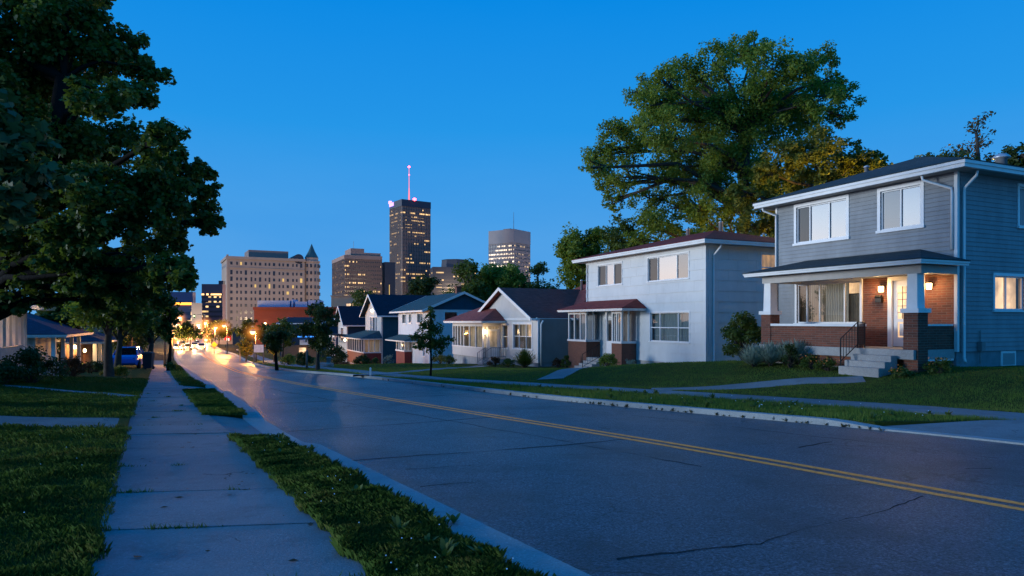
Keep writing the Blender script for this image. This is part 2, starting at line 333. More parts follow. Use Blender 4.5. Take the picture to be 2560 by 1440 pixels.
LEAF = dict(
    maple=leafmat('maple_leaves', (.032, .066, .010), (.13, .18, .032), .38),
    mapleold=leafmat('light_maple_leaves', (.05, .085, .03), (.11, .15, .05), .35),
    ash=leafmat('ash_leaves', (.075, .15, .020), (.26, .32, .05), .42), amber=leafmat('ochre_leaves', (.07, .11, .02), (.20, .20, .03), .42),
    mid=leafmat('mid_green_leaves', (.036, .075, .012), (.12, .16, .026), .35), dark=leafmat('dark_green_leaves', (.020, .044, .008), (.065, .095, .018), .3),
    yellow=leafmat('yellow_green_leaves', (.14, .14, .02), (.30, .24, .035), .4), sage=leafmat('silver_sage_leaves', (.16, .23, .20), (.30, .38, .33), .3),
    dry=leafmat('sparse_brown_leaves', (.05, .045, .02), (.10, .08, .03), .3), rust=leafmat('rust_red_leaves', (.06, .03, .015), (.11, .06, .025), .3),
)

# ------------------------------------------------------------------ the lie of the land
BY = [-40, 0, 45, 66, 88, 115, 140, 200, 300, 6000]; BZ = [1.52, 0, -1.71, -2.72, -3.67, -4.3, -4.68, -5.3, -5.5, -5.5]
_fy = np.arange(-40, 400, .5); _fz = np.interp(_fy, BY, BZ)
_sm = np.array([np.mean(np.interp(np.linspace(y - 3 - .06 * abs(y), y + 3 + .06 * abs(y), 15), _fy, _fz)) for y in _fy])
def base(y): return np.interp(y, _fy, _sm)
def curve(pts, w=.07):
    Y = np.array([p[1] for p in pts]); X = np.array([p[0] for p in pts])
    fy = np.concatenate([np.arange(-14, 60, .25), np.arange(60, 420, 2)])
    def raw(y):
        x = np.interp(y, Y, X)
        x = np.where(y < Y[0], X[0] + (y - Y[0]) * (X[1] - X[0]) / (Y[1] - Y[0]), x)
        return np.where(y > Y[-1], X[-1] + (y - Y[-1]) * (X[-1] - X[-2]) / (Y[-1] - Y[-2]), x)
    s = np.array([np.mean(raw(np.linspace(y - .6 - w * abs(y), y + .6 + w * abs(y), 13))) for y in fy])
    return lambda y: np.interp(y, fy, s)
kerbL = curve([(1.75, 2), (.27, 4.47), (-.86, 6.45), (-3.81, 11.57), (-5.63, 14.97), (-9.78, 23.1), (-14.2, 30.95), (-22.15, 46.49), (-42.9, 87.6), (-57.5, 116.4), (-72, 146), (-147, 300)])
kerbR = curve([(9.0, 8), (8.0, 10.35), (7.0, 12.06), (4.93, 14.62), (1.5, 18.97), (-2.77, 26.18), (-9.4, 37.28), (-13.9, 42.4), (-19.3, 53.49), (-36.5, 93), (-51, 125), (-62, 146), (-137, 300)])
swLl = curve([(-1.6, 2), (-2.61, 4.17), (-5.27, 9.14), (-6.56, 11.59), (-9.42, 16.95), (-14.17, 26.33), (-29.97, 56.94), (-46.5, 88)])
swLr = curve([(.3, 2), (-.83, 4.17), (-4.2, 10.33), (-6.07, 13.57), (-9.83, 20.62), (-18.2, 36.39), (-28.6, 56.94), (-45, 88)])
_swRi = curve([(13, 8), (9.04, 13.43), (7.75, 15.91), (4.9, 19.51), (1.9, 23.2), (-1.9, 27.27), (-5.5, 32), (-8.6, 37.5), (-17.5, 53.5), (-34.5, 93), (-50, 127)])
def swRi(y): return np.maximum(_swRi(y), kerbR(y) + .75)
def swRo(y): return swRi(y) + np.interp(y, [0, 14, 24, 40, 100], [2.0, 1.85, 1.65, 1.5, 1.6])
RY = [0, 20, 27, 33, 40, 46, 53, 60, 67, 80, 95, 130, 200]; RZ = [.8, .75, .80, .30, .10, .05, .2, .0, -.2, -.5, -.4, 0, 0]
def sstep(t): t = np.clip(t, 0, 1); return t * t * (3 - 2 * t)
def lawnR(x, y): return base(y) + .16 + np.interp(y, RY, RZ) * sstep((x - swRo(y)) * .86 / 6.5) + .02 * np.sin(x * 1.7 + y) * np.sin(y * 1.1)
def lawnL(x, y): return base(y) + .13 + .34 * sstep((swLl(y) - x) * .86 / 8) * np.interp(y, [0, 12, 20], [.3, .6, 1]) + .02 * np.sin(x * 1.3 + y) * np.sin(y * .9)
def gz(x, y):
    x = float(x); y = float(y)
    if x > swRo(y): return float(lawnR(x, y))
    if x < swLl(y): return float(lawnL(x, y))
    if kerbL(y) < x < kerbR(y): return float(base(y))
    return float(base(y)) + .12
def ysteps(y0, y1, k=.03, mn=.3):
    ys = [y0]
    while ys[-1] < y1: ys.append(min(y1, ys[-1] + max(mn, k * abs(ys[-1]))))
    return ys
def strip(name, fl, fr, y0, y1, zf, m, cols=2, k=.03, mn=.3, skirt=0, lab=None):
    ys = ysteps(y0, y1, k, mn); vs = []; fs = []
    for y in ys:
        a, b = float(fl(y)), float(fr(y))
        for c in range(cols + 1):
            x = a + (b - a) * c / cols; vs.append((x, y, float(zf(x, y))))
    w = cols + 1
    for i in range(len(ys) - 1):
        for c in range(cols): fs.append((i * w + c, i * w + c + 1, (i + 1) * w + c + 1, (i + 1) * w + c))
    if skirt:
        n = len(vs)
        per = [c for c in range(w)] + [i * w + cols for i in range(1, len(ys))] + [(len(ys) - 1) * w + c for c in range(cols - 1, -1, -1)] + [i * w for i in range(len(ys) - 2, 0, -1)]
        vs += [(vs[q][0], vs[q][1], vs[q][2] - skirt) for q in per]
        for j in range(len(per)): j2 = (j + 1) % len(per); fs.append((per[j2], per[j], n + j, n + j2))
    me = bpy.data.meshes.new(name); me.from_pydata(vs, [], fs); me.update()
    me.polygons.foreach_set('use_smooth', [False] * len(me.polygons))
    o = link(name, me, m); o['kind'] = 'structure'; return o

# base ground to the horizon
ys = list(np.arange(-14, 200, 3)) + [200, 230, 270, 320, 400, 600, 1000, 2000, 4000]
xs = [-4000, -1500, -600, -300, -200, -150] + list(np.arange(-120, 61, 5)) + [90, 150, 300, 600, 1500, 4000]
vs = [(x, y, float(base(y)) - .22) for y in ys for x in xs]; w = len(xs)
fs = [(i * w + c, i * w + c + 1, (i + 1) * w + c + 1, (i + 1) * w + c) for i in range(len(ys) - 1) for c in range(w - 1)]
me = bpy.data.meshes.new('ground'); me.from_pydata(vs, [], fs); link('ground', me, MT['earth'])['kind'] = 'structure'

zroad = lambda x, y: base(y)
strip('road', kerbL, kerbR, -12, 330, zroad, MT['asphalt'], 6)
# double yellow line, slightly right of the middle where the photograph has it
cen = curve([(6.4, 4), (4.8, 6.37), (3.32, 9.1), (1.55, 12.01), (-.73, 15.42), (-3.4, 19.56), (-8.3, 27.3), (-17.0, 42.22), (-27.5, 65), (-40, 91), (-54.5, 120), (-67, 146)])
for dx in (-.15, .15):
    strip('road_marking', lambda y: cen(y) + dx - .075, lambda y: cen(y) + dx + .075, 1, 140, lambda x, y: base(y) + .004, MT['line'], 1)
# kerbs: a real step, dropped at the aprons
def kerb_h(y, gaps):
    h = .12
    for a, b in gaps: h = min(h, .03 + .09 * min(1, max(0, a - y, y - b) / .8))
    return h
GL = [(10.6, 13.9), (22.6, 24.8)]; GR = [(0, 12.4)]
strip('kerb', lambda y: kerbL(y) - .42, lambda y: kerbL(y) + .0, -12, 330, lambda x, y: base(y) + kerb_h(y, GL), MT['kerbc'], 2, .02, .25, .22)
strip('kerb', lambda y: kerbR(y), lambda y: kerbR(y) + .32, -12, 330, lambda x, y: base(y) + kerb_h(y, GR), MT['kerbc'], 2, .02, .25, .22)
# verges
vl = lambda y: swLr(y); vr = lambda y: kerbL(y) - .425
zv = lambda x, y: base(y) + .118
for a, b in ((-12, 10.5), (14.1, 22.3), (25, 88)): strip('verge', vl, vr, a, b, zv, MT['lawn'], 3, skirt=.15)
vrl = lambda y: kerbR(y) + .325
strip('verge', vrl, swRi, 12.7, 127, lambda x, y: base(y) + .12, MT['lawn'], 3, skirt=.15)
# aprons
za = lambda x, y: base(y) + .10 - .07 * np.clip((x - swLr(y)) / np.maximum(.3, vr(y) - swLr(y)), 0, 1) ** 2
strip('apron', vl, vr, 10.5, 14.1, za, MT['concrete'], 4, skirt=.15)
strip('apron', vl, vr, 22.3, 25, za, MT['concrete'], 4, skirt=.15)
strip('driveway', lambda y: kerbR(y) + .325, lambda y: kerbR(y) + 17, 4, 12.7, lambda x, y: base(y) + .03 + .13 * sstep((x - kerbR(y) - .3) / 2.5), MT['concrete'], 8, skirt=.2)
# sidewalks made of separate slabs with open joints
JOINTS = []
def slabs(name, fl, fr, y0, y1, zoff, step, m, name_hint=''):
    mb = MB(); y = y0; rng = random.Random(3)
    while y < y1:
        s = step * rng.uniform(.82, 1.15) if y < 40 else step * 3
        g = .011 if y < 40 else .0; tz = rng.uniform(-.004, .004) if y < 40 else 0; cr = rng.uniform(-.003, .003)
        n = 3; P = []
        for i in range(n + 1):
            yy = y + g + (s - g) * i / n
            sk = .10
            for x, e in ((float(fl(yy)), -sk), (float(fr(yy)), sk)):
                P.append((x, yy + e, float(base(yy)) + zoff + tz + cr * (1 if e > 0 else -1)))
        if 4 < y < 22 and 'L' in name_hint: JOINTS.append((P[0], P[1]))
        top = P; bot = [(a, b, c - .12) for a, b, c in P]; k = len(P); f = []
        for i in range(n): f.append((2 * i, 2 * i + 1, 2 * i + 3, 2 * i + 2))
        f += [(0, k, k + 1, 1), (k - 1, 2 * k - 1, 2 * k - 2, k - 2)]
        for i in range(n): f += [(2 * i + 1, k + 2 * i + 1, k + 2 * i + 3, 2 * i + 3), (2 * i + 2, k + 2 * i + 2, k + 2 * i, 2 * i)]
        mb.add(top + bot, f); y += s
    o = mb.build(name, m); o['kind'] = 'structure'; return o
slabs('sidewalk', swLl, swLr, -6, 88, .112, 1.35, MT['concrete'], 'L')
slabs('sidewalk', swRi, swRo, 12.4, 127, .15, 1.5, MT['concrete'])
# lawns
strip('lawn', lambda y: swLl(y) - 55, lambda y: swLl(y) - 13, -12, 140, lawnL, MT['lawn'], 14, skirt=.2)
strip('lawn', lambda y: swLl(y) - 13, lambda y: swLl(y), -12, 140, lawnL, MT['lawn'], 30, skirt=.2)
strip('lawn', swRo, lambda y: swRo(y) + 16, 12.7, 140, lawnR, MT['lawn'], 36, skirt=.2)
strip('lawn', lambda y: swRo(y) + 16, lambda y: swRo(y) + 60, 12.7, 140, lawnR, MT['lawn'], 14, skirt=.2)
# garden paths draped over the lawns
PATHS = []
def path(pts, wd, zf, m, name='path'):
    PATHS.append((pts, wd))
    mb = MB(); P = []
    for i in range(len(pts) - 1):
        a, b = Vector(pts[i]), Vector(pts[i + 1]); n = max(2, int((b - a).length / .4))
        P += [a.lerp(b, k / n) for k in range(n)]
    P.append(Vector(pts[-1])); vs = []
    for i, p in enumerate(P):
        d = (P[min(i + 1, len(P) - 1)] - P[max(i - 1, 0)]).normalized(); nrm = Vector((-d.y, d.x))
        for s in (-.5, .5):
            q = p + nrm * wd * s; vs.append((q.x, q.y, zf(q.x, q.y) + .012))
    k = len(vs); vs += [(a, b, c - .1) for a, b, c in vs]
    f = []
    for i in range(len(P) - 1):
        f += [(2 * i, 2 * i + 1, 2 * i + 3, 2 * i + 2), (2 * i, 2 * i + 2, k + 2 * i + 2, k + 2 * i), (2 * i + 1, k + 2 * i + 1, k + 2 * i + 3, 2 * i + 3)]
    mb.add(vs, f); o = mb.build(name, m); o['kind'] = 'structure'
PATHS.append(([(-5.5, 12.5), (-30, 12.5)], 1.5))
strip('path', lambda y: swLl(y) - 19, lambda y: swLl(y) - .01, 11.75, 13.25, lambda x, y: lawnL(x, y) + .012 - .02 * (x > swLl(y) - .3), MT['concrete'], 40, skirt=.05)
path([(-10.6, 18.9), (-12.2, 20.1), (-14.6, 21.2), (-18, 22.2)], .45, lambda x, y: float(lawnL(x, y)), MT['concrete'])

path([(4.5, 21.95), (7.0, 21.4), (9.0, 20.75), (9.95, 20.15), (10.35, 20.0)], .8, lambda x, y: float(lawnR(x, y)), MT['concrete'])
path([(1.5, 27.0), (4.5, 34.5), (8.4, 39.5), (10.3, 41.3)], 1.1, lambda x, y: float(lawnR(x, y)), MT['concrete'])
path([(-7.4, 33.6), (-5.5, 38), (-3.0, 45), (-2.0, 48.5)], 1.1, lambda x, y: float(lawnR(x, y)), MT['concrete'])

# cracks in the asphalt: thin sheets that wander
def crack(pts, w, seed):
    r = random.Random(seed); P = []
    for i in range(len(pts) - 1):
        a, b = Vector(pts[i]), Vector(pts[i + 1]); n = max(3, int((b - a).length / .12))
        for k in range(n): P.append(a.lerp(b, k / n))
    off = 0; vs = []; ww = w
    for i, p in enumerate(P):
        off = off * .93 + r.uniform(-.035, .035); ww = max(w * .15, min(w * 1.6, ww + r.uniform(-.4, .4) * w))
        for s in (-1, 1):
            x, y = p.x + off * .3, p.y + off + s * ww * .5
            vs.append((x, y, float(base(y)) + .003))
    mb = MB(); mb.add(vs, [(2 * i, 2 * i + 1, 2 * i + 3, 2 * i + 2) for i in range(len(P) - 1)])
    mb.build('road_crack', MT['crack'])['kind'] = 'structure'
crack([(.75, 4.85), (1.9, 5.2), (2.5, 5.75), (3.4, 6.2), (4.25, 6.95)], .030, 1)
crack([(-2.2, 9.0), (.6, 10.3), (2.1, 11.2)], .05, 2)
crack([(-4.0, 12.2), (-2.2, 13.3), (-.3, 14.7), (.1, 15.4)], .06, 3)
crack([(-1.3, 8.4), (-.4, 8.75)], .045, 4); crack([(4.3, 10.2), (5.2, 10.9)], .05, 5); crack([(5.6, 8.4), (6.1, 8.5)], .02, 6)
crack([(-7.5, 20), (-4.2, 23)], .07, 7); crack([(2.8, 5.2), (3.0, 4.4)], .012, 8); crack([(0.0, 16.5), (2.2, 18.2)], .016, 9)
crack([(2.4, 8.6), (.2, 11.8), (-3.6, 17.2), (-8.2, 24), (-12.5, 31)], .05, 21)
crack([(6.6, 9.2), (4.0, 13.2), (.6, 18), (-3.8, 24.6)], .035, 22)
crack([(-1.0, 7.3), (.5, 8.0), (1.2, 7.8)], .03, 23); crack([(-6.4, 18.3), (-3.2, 20.6), (-1.3, 22.2)], .07, 24)
MB_ = MB()
for s in (0,):
    vs = []
    for y in ysteps(-10, 60, .02, .15):
        k = .018 + .022 * abs(math.sin(y * 3.1) * math.sin(y * 1.7 + 1))
        vs += [(float(kerbL(y)) + .002, y, float(base(y)) + .002), (float(kerbL(y)) + k, y, float(base(y)) + .002)]
    MB_.add(vs, [(2 * i, 2 * i + 1, 2 * i + 3, 2 * i + 2) for i in range(len(vs) // 2 - 1)])
MB_.build('road_crack', MT['crack'])['kind'] = 'structure'

# ------------------------------------------------------------------ grass
def blades(name, n, fl, fr, y0, y1, zf, h, wd, m, dens=None, bend=True, label=None, cat='grass', clump=0., keep=None):
    yy = np.linspace(y0, y1, 800)
    pdf = np.maximum(.02, fr(yy) - fl(yy)) * (dens(yy) if dens else 1)
    cdf = np.cumsum(pdf); cdf /= cdf[-1]
    y = np.interp(RNG.random(n), cdf, yy); t = RNG.random(n)
    if clump:
        q = RNG.integers(0, max(1, n // 25), n); r_ = RNG.random((max(1, n // 25), 2)); t = np.clip(r_[q, 0] + RNG.normal(0, clump, n) / np.maximum(.3, fr(y) - fl(y)), 0, 1)
        y = np.interp(r_[q, 1], cdf, yy) + RNG.normal(0, clump, n)
    e = .045 * np.sin(y * 2.3) + .03 * np.sin(y * 7.7 + 1) + .02 * np.sin(y * 19)
    x = fl(y) - .03 - np.abs(e) * 1.0 + t * (fr(y) - fl(y) + .06 + 2 * np.abs(e) * 1.0)
    if keep is not None:
        k = keep(x, y); x, y = x[k], y[k]; n = len(x)
    z = zf(x, y) - .01
    patch = .65 + .5 * np.clip(np.sin(x * 2.9 + np.sin(y * 1.3) * 2) * np.sin(y * 3.1 + x) + .4, 0, 1) + .35 * np.clip(np.sin(x * 9.1 + 3 * np.sin(y * 2.7)) * np.sin(y * 8.3 + 2 * np.sin(x * 3.1)), 0, 1)
    hh = h * RNG.uniform(.5, 1.25, n) * patch; ww = wd * RNG.uniform(.6, 1.3, n)
    if dens is None or True: ww = ww * np.clip(y / 9, .8, 2.2)
    az = RNG.random(n) * 2 * pi; lean = RNG.uniform(.05, .55, n) * hh
    dx, dy = np.cos(az), np.sin(az); px, py = -dy * ww / 2, dx * ww / 2
    if bend:
        V = np.zeros((n, 5, 3))
        for i, (sx, f, lz) in enumerate(((-1, 0, 0), (1, 0, 0), (.75, .35, .62), (0, 1, 1), (-.75, .35, .62))):
            V[:, i, 0] = x + px * sx + dx * lean * f; V[:, i, 1] = y + py * sx + dy * lean * f; V[:, i, 2] = z + hh * lz * (1 - .25 * f)
        o = np_mesh(name, V.reshape(-1, 3), 5, m)
    else:
        V = np.zeros((n, 3, 3))
        for i, (sx, f) in enumerate(((-1, 0), (1, 0), (0, 1))):
            V[:, i, 0] = x + px * sx + dx * lean * f; V[:, i, 1] = y + py * sx + dy * lean * f; V[:, i, 2] = z + hh * f
        o = np_mesh(name, V.reshape(-1, 3), 3, m)
    return tag(o, label, cat, None, 'stuff')
fall = lambda y: 1 / np.maximum(2.0, y) ** 1.3
def notpath(x, y):
    ok = np.ones(len(x), bool)
    for pts, wd in PATHS:
        for (ax, ay), (bx, by) in zip(pts[:-1], pts[1:]):
            ll = (bx - ax) ** 2 + (by - ay) ** 2; t = np.clip(((x - ax) * (bx - ax) + (y - ay) * (by - ay)) / ll, 0, 1)
            ok &= np.hypot(x - ax - t * (bx - ax), y - ay - t * (by - ay)) > wd / 2 - .03
    return ok
blades('grass', 190000, lambda y: swLl(y) - np.clip(.5 * y, 2.5, 12), swLl, 2.5, 30, lawnL, .085, .0048, MT['grass'], fall, True, 'dark unmown lawn grass beside the sidewalk under the big maple', keep=notpath)
for a, b, n, la in ((1.5, 10.5, 120000, 'ragged green grass of the kerb verge nearest the camera'), (14.0, 22.4, 26000, 'grass of the short verge island beyond the concrete apron'), (25, 60, 9000, 'grass of the far kerb verge beside the small street tree')):
    blades('grass', n, vl, vr, a, b, lambda x, y: base(y) + .12, .095 if a < 5 else .08, .0048, MT['grass'], fall, True, la)
blades('grass', 50000, vrl, swRi, 12.8, 60, lambda x, y: base(y) + .12, .085, .007, MT['lawngrass'], fall, False, 'grass of the verge strip along the opposite kerb')
blades('grass', 190000, swRo, lambda y: swRo(y) + 9.5, 12.8, 60, lawnR, .055, .0075, MT['lawngrass'], fall, False, 'sloping front lawn grass before the row of houses', keep=notpath)
def broad(name, n, fl, fr, y0, y1, zf, size, m, label, k=9, dens=fall, cat='weeds'):
    """rosettes of broad weed leaves"""
    yy = np.linspace(y0, y1, 400); cdf = np.cumsum(np.maximum(.02, fr(yy) - fl(yy)) * dens(yy)); cdf /= cdf[-1]
    y = np.interp(RNG.random(n), cdf, yy); x = fl(y) + RNG.random(n) * (fr(y) - fl(y)); z = zf(x, y)
    y = np.repeat(y, k); x = np.repeat(x, k); z = np.repeat(z, k); s = np.repeat(size * RNG.uniform(.5, 1.4, n), k) * RNG.uniform(.6, 1.1, n * k)
    az = RNG.random(n * k) * 2 * pi; el = RNG.uniform(.5, 1.4, n * k); dx, dy, dz = np.cos(az) * np.cos(el), np.sin(az) * np.cos(el), np.sin(el)
    px, py = -np.sin(az), np.cos(az); V = np.zeros((n * k, 6, 3))
    for i, (u, w_) in enumerate(((0, -.02), (.35, -.13), (.75, -.10), (1, 0), (.75, .10), (.35, .13))):
        V[:, i, 0] = x + (dx * u + px * w_) * s; V[:, i, 1] = y + (dy * u + py * w_) * s; V[:, i, 2] = z + dz * u * s * (1 - .3 * u)
    return tag(np_mesh(name, V.reshape(-1, 3), 6, m), label, cat, None, 'stuff')
broad('weeds', 150, vl, vr, 2, 10.4, zv, .075, MT['weedleaf'], 'broad leaved weeds in the nearest kerb verge')
broad('weeds', 34, lambda y: vr(y) - .45, lambda y: kerbL(y) - .2, 3, 10, zv, .14, MT['weedleaf'], 'taller weeds spilling over the concrete kerb')
broad('weeds', 90, lambda y: kerbR(y) - .05, lambda y: kerbR(y) + .05, 12.2, 34, lambda x, y: base(y), .10, MT['drygrass'], 'dry weeds growing out of the opposite gutter', dens=lambda y: np.where(y < 19, 3., .6))
broad('weeds', 60, vrl, swRi, 12.8, 26, lambda x, y: base(y) + .12, .18, MT['weedleaf'], 'leafy weeds in the opposite verge')
def petals(name, n, fl, fr, y0, y1, zf, m, label, h=.09, s=.0055):
    yy = np.linspace(y0, y1, 400); cdf = np.cumsum((fr(yy) - fl(yy)) * fall(yy)); cdf /= cdf[-1]
    y = np.interp(RNG.random(n), cdf, yy); x = fl(y) + RNG.random(n) * (fr(y) - fl(y)); z = zf(x, y) + h * RNG.uniform(.7, 1.3, n)
    V = np.zeros((n, 6, 3))
    for i in range(6):
        V[:, i, 0] = x + s * math.cos(i * pi / 3); V[:, i, 1] = y + s * math.sin(i * pi / 3) * .8; V[:, i, 2] = z + s * .6 * math.sin(i * pi / 3)
    tag(np_mesh(name, V.reshape(-1, 3), 6, m), label, 'flowers', None, 'stuff')
petals('clover_flowers', 34, vl, vr, 3, 10.4, zv, MT['flower'], 'tiny white clover flowers in the nearest verge')
petals('clover_flowers', 10, lambda y: swLl(y) - 4, swLl, 4, 11, lawnL, MT['flower'], 'tiny white flowers in the dark lawn', .08)
petals('clover_flowers', 24, vrl, swRi, 12.9, 18, lambda x, y: base(y) + .12, MT['flower'], 'pale flowers in the opposite verge', .12, .012)
# grass tufts in the sidewalk joints, fallen leaves
def bits():
    n = 70; y = RNG.uniform(4.3, 16, n); t = RNG.random(n); x = swLl(y) + t * (swLr(y) - swLl(y)); z = base(y) + .115
    V = np.zeros((n, 4, 3)); az = RNG.random(n) * 2 * pi; s = RNG.uniform(.015, .05, n)
    for i, (u, w_) in enumerate(((-1, 0), (0, .55), (1, 0), (0, -.55))):
        V[:, i, 0] = x + (np.cos(az) * u - np.sin(az) * w_) * s; V[:, i, 1] = y + (np.sin(az) * u + np.cos(az) * w_) * s; V[:, i, 2] = z + RNG.random(n) * .008
    tag(np_mesh('fallen_leaves', V.reshape(-1, 3), 4, LEAF['rust']), 'scattered dead leaves lying on the sidewalk slabs', 'leaves', None, 'stuff')
bits()
def joint_weeds():
    xs, ys_, zs = [], [], []
    for a, b in JOINTS:
        for k in range(random.choice((0, 1, 2, 3))):
            t0 = random.random(); n = random.randint(12, 70); w_ = random.uniform(.02, .16)
            for q in range(n):
                t = min(1, max(0, t0 + random.gauss(0, w_) / 2)); xs.append(a[0] + (b[0] - a[0]) * t); ys_.append(a[1] + (b[1] - a[1]) * t - .012 + random.gauss(0, .012)); zs.append(a[2] + (b[2] - a[2]) * t)
    n = len(xs); x, y, z = map(np.array, (xs, ys_, zs)); az = RNG.random(n) * 2 * pi; h = RNG.uniform(.012, .05, n); w_ = .006
    V = np.zeros((n, 3, 3)); dx, dy = np.cos(az), np.sin(az)
    for i, (sx, f) in enumerate(((-1, 0), (1, 0), (0, 1))): V[:, i, 0] = x - dy * w_ * sx + dx * h * .9 * f; V[:, i, 1] = y + dx * w_ * sx + dy * h * .9 * f; V[:, i, 2] = z - .004 + h * f
    tag(np_mesh('joint_weeds', V.reshape(-1, 3), 3, MT['grass']), 'small weeds growing in the sidewalk joints', 'weeds', None, 'stuff')
joint_weeds()

# ------------------------------------------------------------------ trees
def leaf_cloud(centers, radii, n, size, shape, flat=.75):
    """n leaves in clumps round the given points; returns polygon array"""
    p = radii ** 1.5; p = p / p.sum(); q = RNG.choice(len(centers), n, p=p)
    d = RNG.normal(size=(n, 3)); d /= np.linalg.norm(d, axis=1)[:, None]
    r = radii[q] * RNG.random(n) ** .45
    pos = centers[q] + d * r[:, None] * np.array([1, 1, flat])
    nrm = d * .5 + RNG.normal(size=(n, 3)) * .55 + np.array([0, 0, .55]); nrm /= np.linalg.norm(nrm, axis=1)[:, None]
    a = RNG.normal(size=(n, 3)); a -= (a * nrm).sum(1)[:, None] * nrm; a /= np.linalg.norm(a, axis=1)[:, None]; b = np.cross(nrm, a)
    s = size * RNG.uniform(.6, 1.35, n)[:, None]
    V = np.zeros((n, len(shape), 3))
    for i, (u, w_) in enumerate(shape): V[:, i] = pos + (a * u + b * w_ + nrm * (-.18 * u * u)) * s
    return V.reshape(-1, 3), len(shape)
DIAMOND = ((-.5, 0), (-.05, .3), (.5, 0), (-.05, -.3))
MAPLE = ((-.5, .0), (-.30, .22), (-.18, .50), (.02, .24), (.22, .34), (.55, 0), (.22, -.34), (.02, -.24), (-.18, -.50), (-.30, -.22))
def tree(name, label, cat, loc, trunk, tr, lobes, n, size, leaf, bark=None, shape=DIAMOND, clumps=14, group=None, flat=.75, twigs=2, tight=1., cl_r=.40):
    """trunk: points relative to loc; lobes: (x,y,z,r) relative to loc"""
    root = thing(name, label, cat, loc, 0, group)
    mb = MB(); T = [Vector(p) for p in trunk]
    mb.tube([T[0] - Vector((0, 0, .3))] + T, [tr * 1.35] + [tr * (1 - .55 * i / max(1, len(T) - 1)) * (1.2 if i == 0 else 1) for i in range(len(T))], 10)
    cs = []; rs = []; zs = [p.z for p in T]
    for lx, ly, lz, r in lobes:
        c = Vector((lx, ly, lz))
        # limb from a trunk point below the lobe
        cand = [p for p in T[1:] if p.z < lz] or [T[1] if len(T) > 1 else T[0]]
        s = min(cand, key=lambda p: (c - p).length + .5 * abs(p.z - (lz - 1.2 * r)))
        mid = s.lerp(c, .5) + Vector((random.uniform(-.12, .12), random.uniform(-.12, .12), random.uniform(0, .2))) * (c - s).length
        br = max(.015, min(tr * .45, .022 * (c - s).length + .02)); mb.tube([s, s.lerp(mid, .5) + Vector((0, 0, .04 * (c - s).length)), mid, c], [br, br * .8, br * .6, br * .3], 6, False)
        for k in range(5):
            f_ = random.uniform(.3, 1.0); q = (mid.lerp(c, f_ * 2 - 1) if f_ > .5 else s.lerp(mid, f_ * 2)); cs.append(q + Vector((random.gauss(0, .25), random.gauss(0, .25), random.gauss(0, .2))) * r); rs.append(r * random.uniform(.3, .55))
        for k in range(clumps):
            d = Vector((random.gauss(0, 1), random.gauss(0, 1), random.gauss(0, 1))).normalized()
            rr = r * random.uniform(.35, 1.0) * tight; q = c + Vector((d.x * rr, d.y * rr, d.z * rr * .85))
            cs.append(q); rs.append(r * random.uniform(.75, 1.25) * cl_r)
            if k < twigs * 3: mb.tube([mid.lerp(c, random.uniform(.4, 1)), (c + q) / 2 + Vector((0, 0, .05 * r)), q], [br * .35, br * .22, br * .08], 4, False)
    mb.build('trunk', MT[bark or 'bark'], root, True)
    V, k = leaf_cloud(np.array(cs), np.array(rs), n, size, shape, flat)
    np_mesh('crown', V, k, leaf, root)
    return root
def lobes_ell(c, R, n, r, seed, zmin=None):
    g = random.Random(seed); out = []
    while len(out) < n:
        d = Vector((g.gauss(0, 1), g.gauss(0, 1), g.gauss(0, 1))).normalized(); k = g.uniform(.35, 1)
        p = (c[0] + d.x * R[0] * k, c[1] + d.y * R[1] * k, c[2] + d.z * R[2] * k)
        out.append((*p, r * g.uniform(.7, 1.3)))
    return out
F, CX, HY, EH = 1700., 1280., 805., 1.5
def meas(px, py, Y): return Vector(((px - CX) / F * Y, Y, EH + (HY - py) / F * Y))   # surveyed position at depth Y
def meas_lobes(o, Y, lst, spread, seed):
    """crown masses surveyed off the photograph, given depth through the crown"""
    g = random.Random(seed); out = []
    for px, py, rp in lst:
        y = Y + g.uniform(-spread, spread); p = meas(px, py, y); out.append((p.x - o[0], p.y - o[1], p.z - o[2], rp * y / F))
    return out
# the big maple by the sidewalk
o = (-12.6, 15.2, gz(-12.6, 15.2))
lst = [(110, 40, 130), (230, 60, 60), (260, 130, 95), (350, 130, 70), (390, 180, 55), (120, 190, 130), (270, 240, 90), (360, 240, 55), (60, 330, 120), (180, 350, 110), (300, 360, 100), (420, 340, 60), (440, 400, 60), (380, 440, 95), (500, 440, 55), (530, 480, 42),
       (230, 470, 120), (110, 480, 90), (420, 520, 100), (510, 530, 62), (540, 560, 42), (300, 570, 110), (430, 600, 80), (200, 590, 90), (330, 660, 85), (440, 670, 62), (470, 700, 40), (400, 720, 45), (240, 680, 70), (150, 640, 70), (300, 730, 45), (160, 710, 45), (-60, 200, 150), (-80, 420, 150), (-40, 60, 120), (150, -60, 120), (20, 600, 60), (250, -20, 60)]
lst = [(a - 14, b, c * .82) for a, b, c in lst] + [(230, 750, 45), (310, 770, 45), (390, 750, 35), (210, 700, 60), (330, 720, 60), (410, 690, 40)]
lob = meas_lobes(o, 15.2, lst, 2.2, 5) + lobes_ell((-2.2, 1.5, 7), (4.2, 3, 3), 12, 1.1, 9)
tree('maple_tree', 'huge dark maple overhanging the sidewalk and lawn', 'tree', o, [(0, 0, 0), (.35, .0, 1.6), (.85, .1, 2.6), (1.5, .3, 4.0), (2.0, .5, 5.6), (2.2, .6, 7.5)], .42, lob, 150000, .105, LEAF['maple'], 'barkdark', MAPLE, 18, None, .85, 2, 1.04, .36)
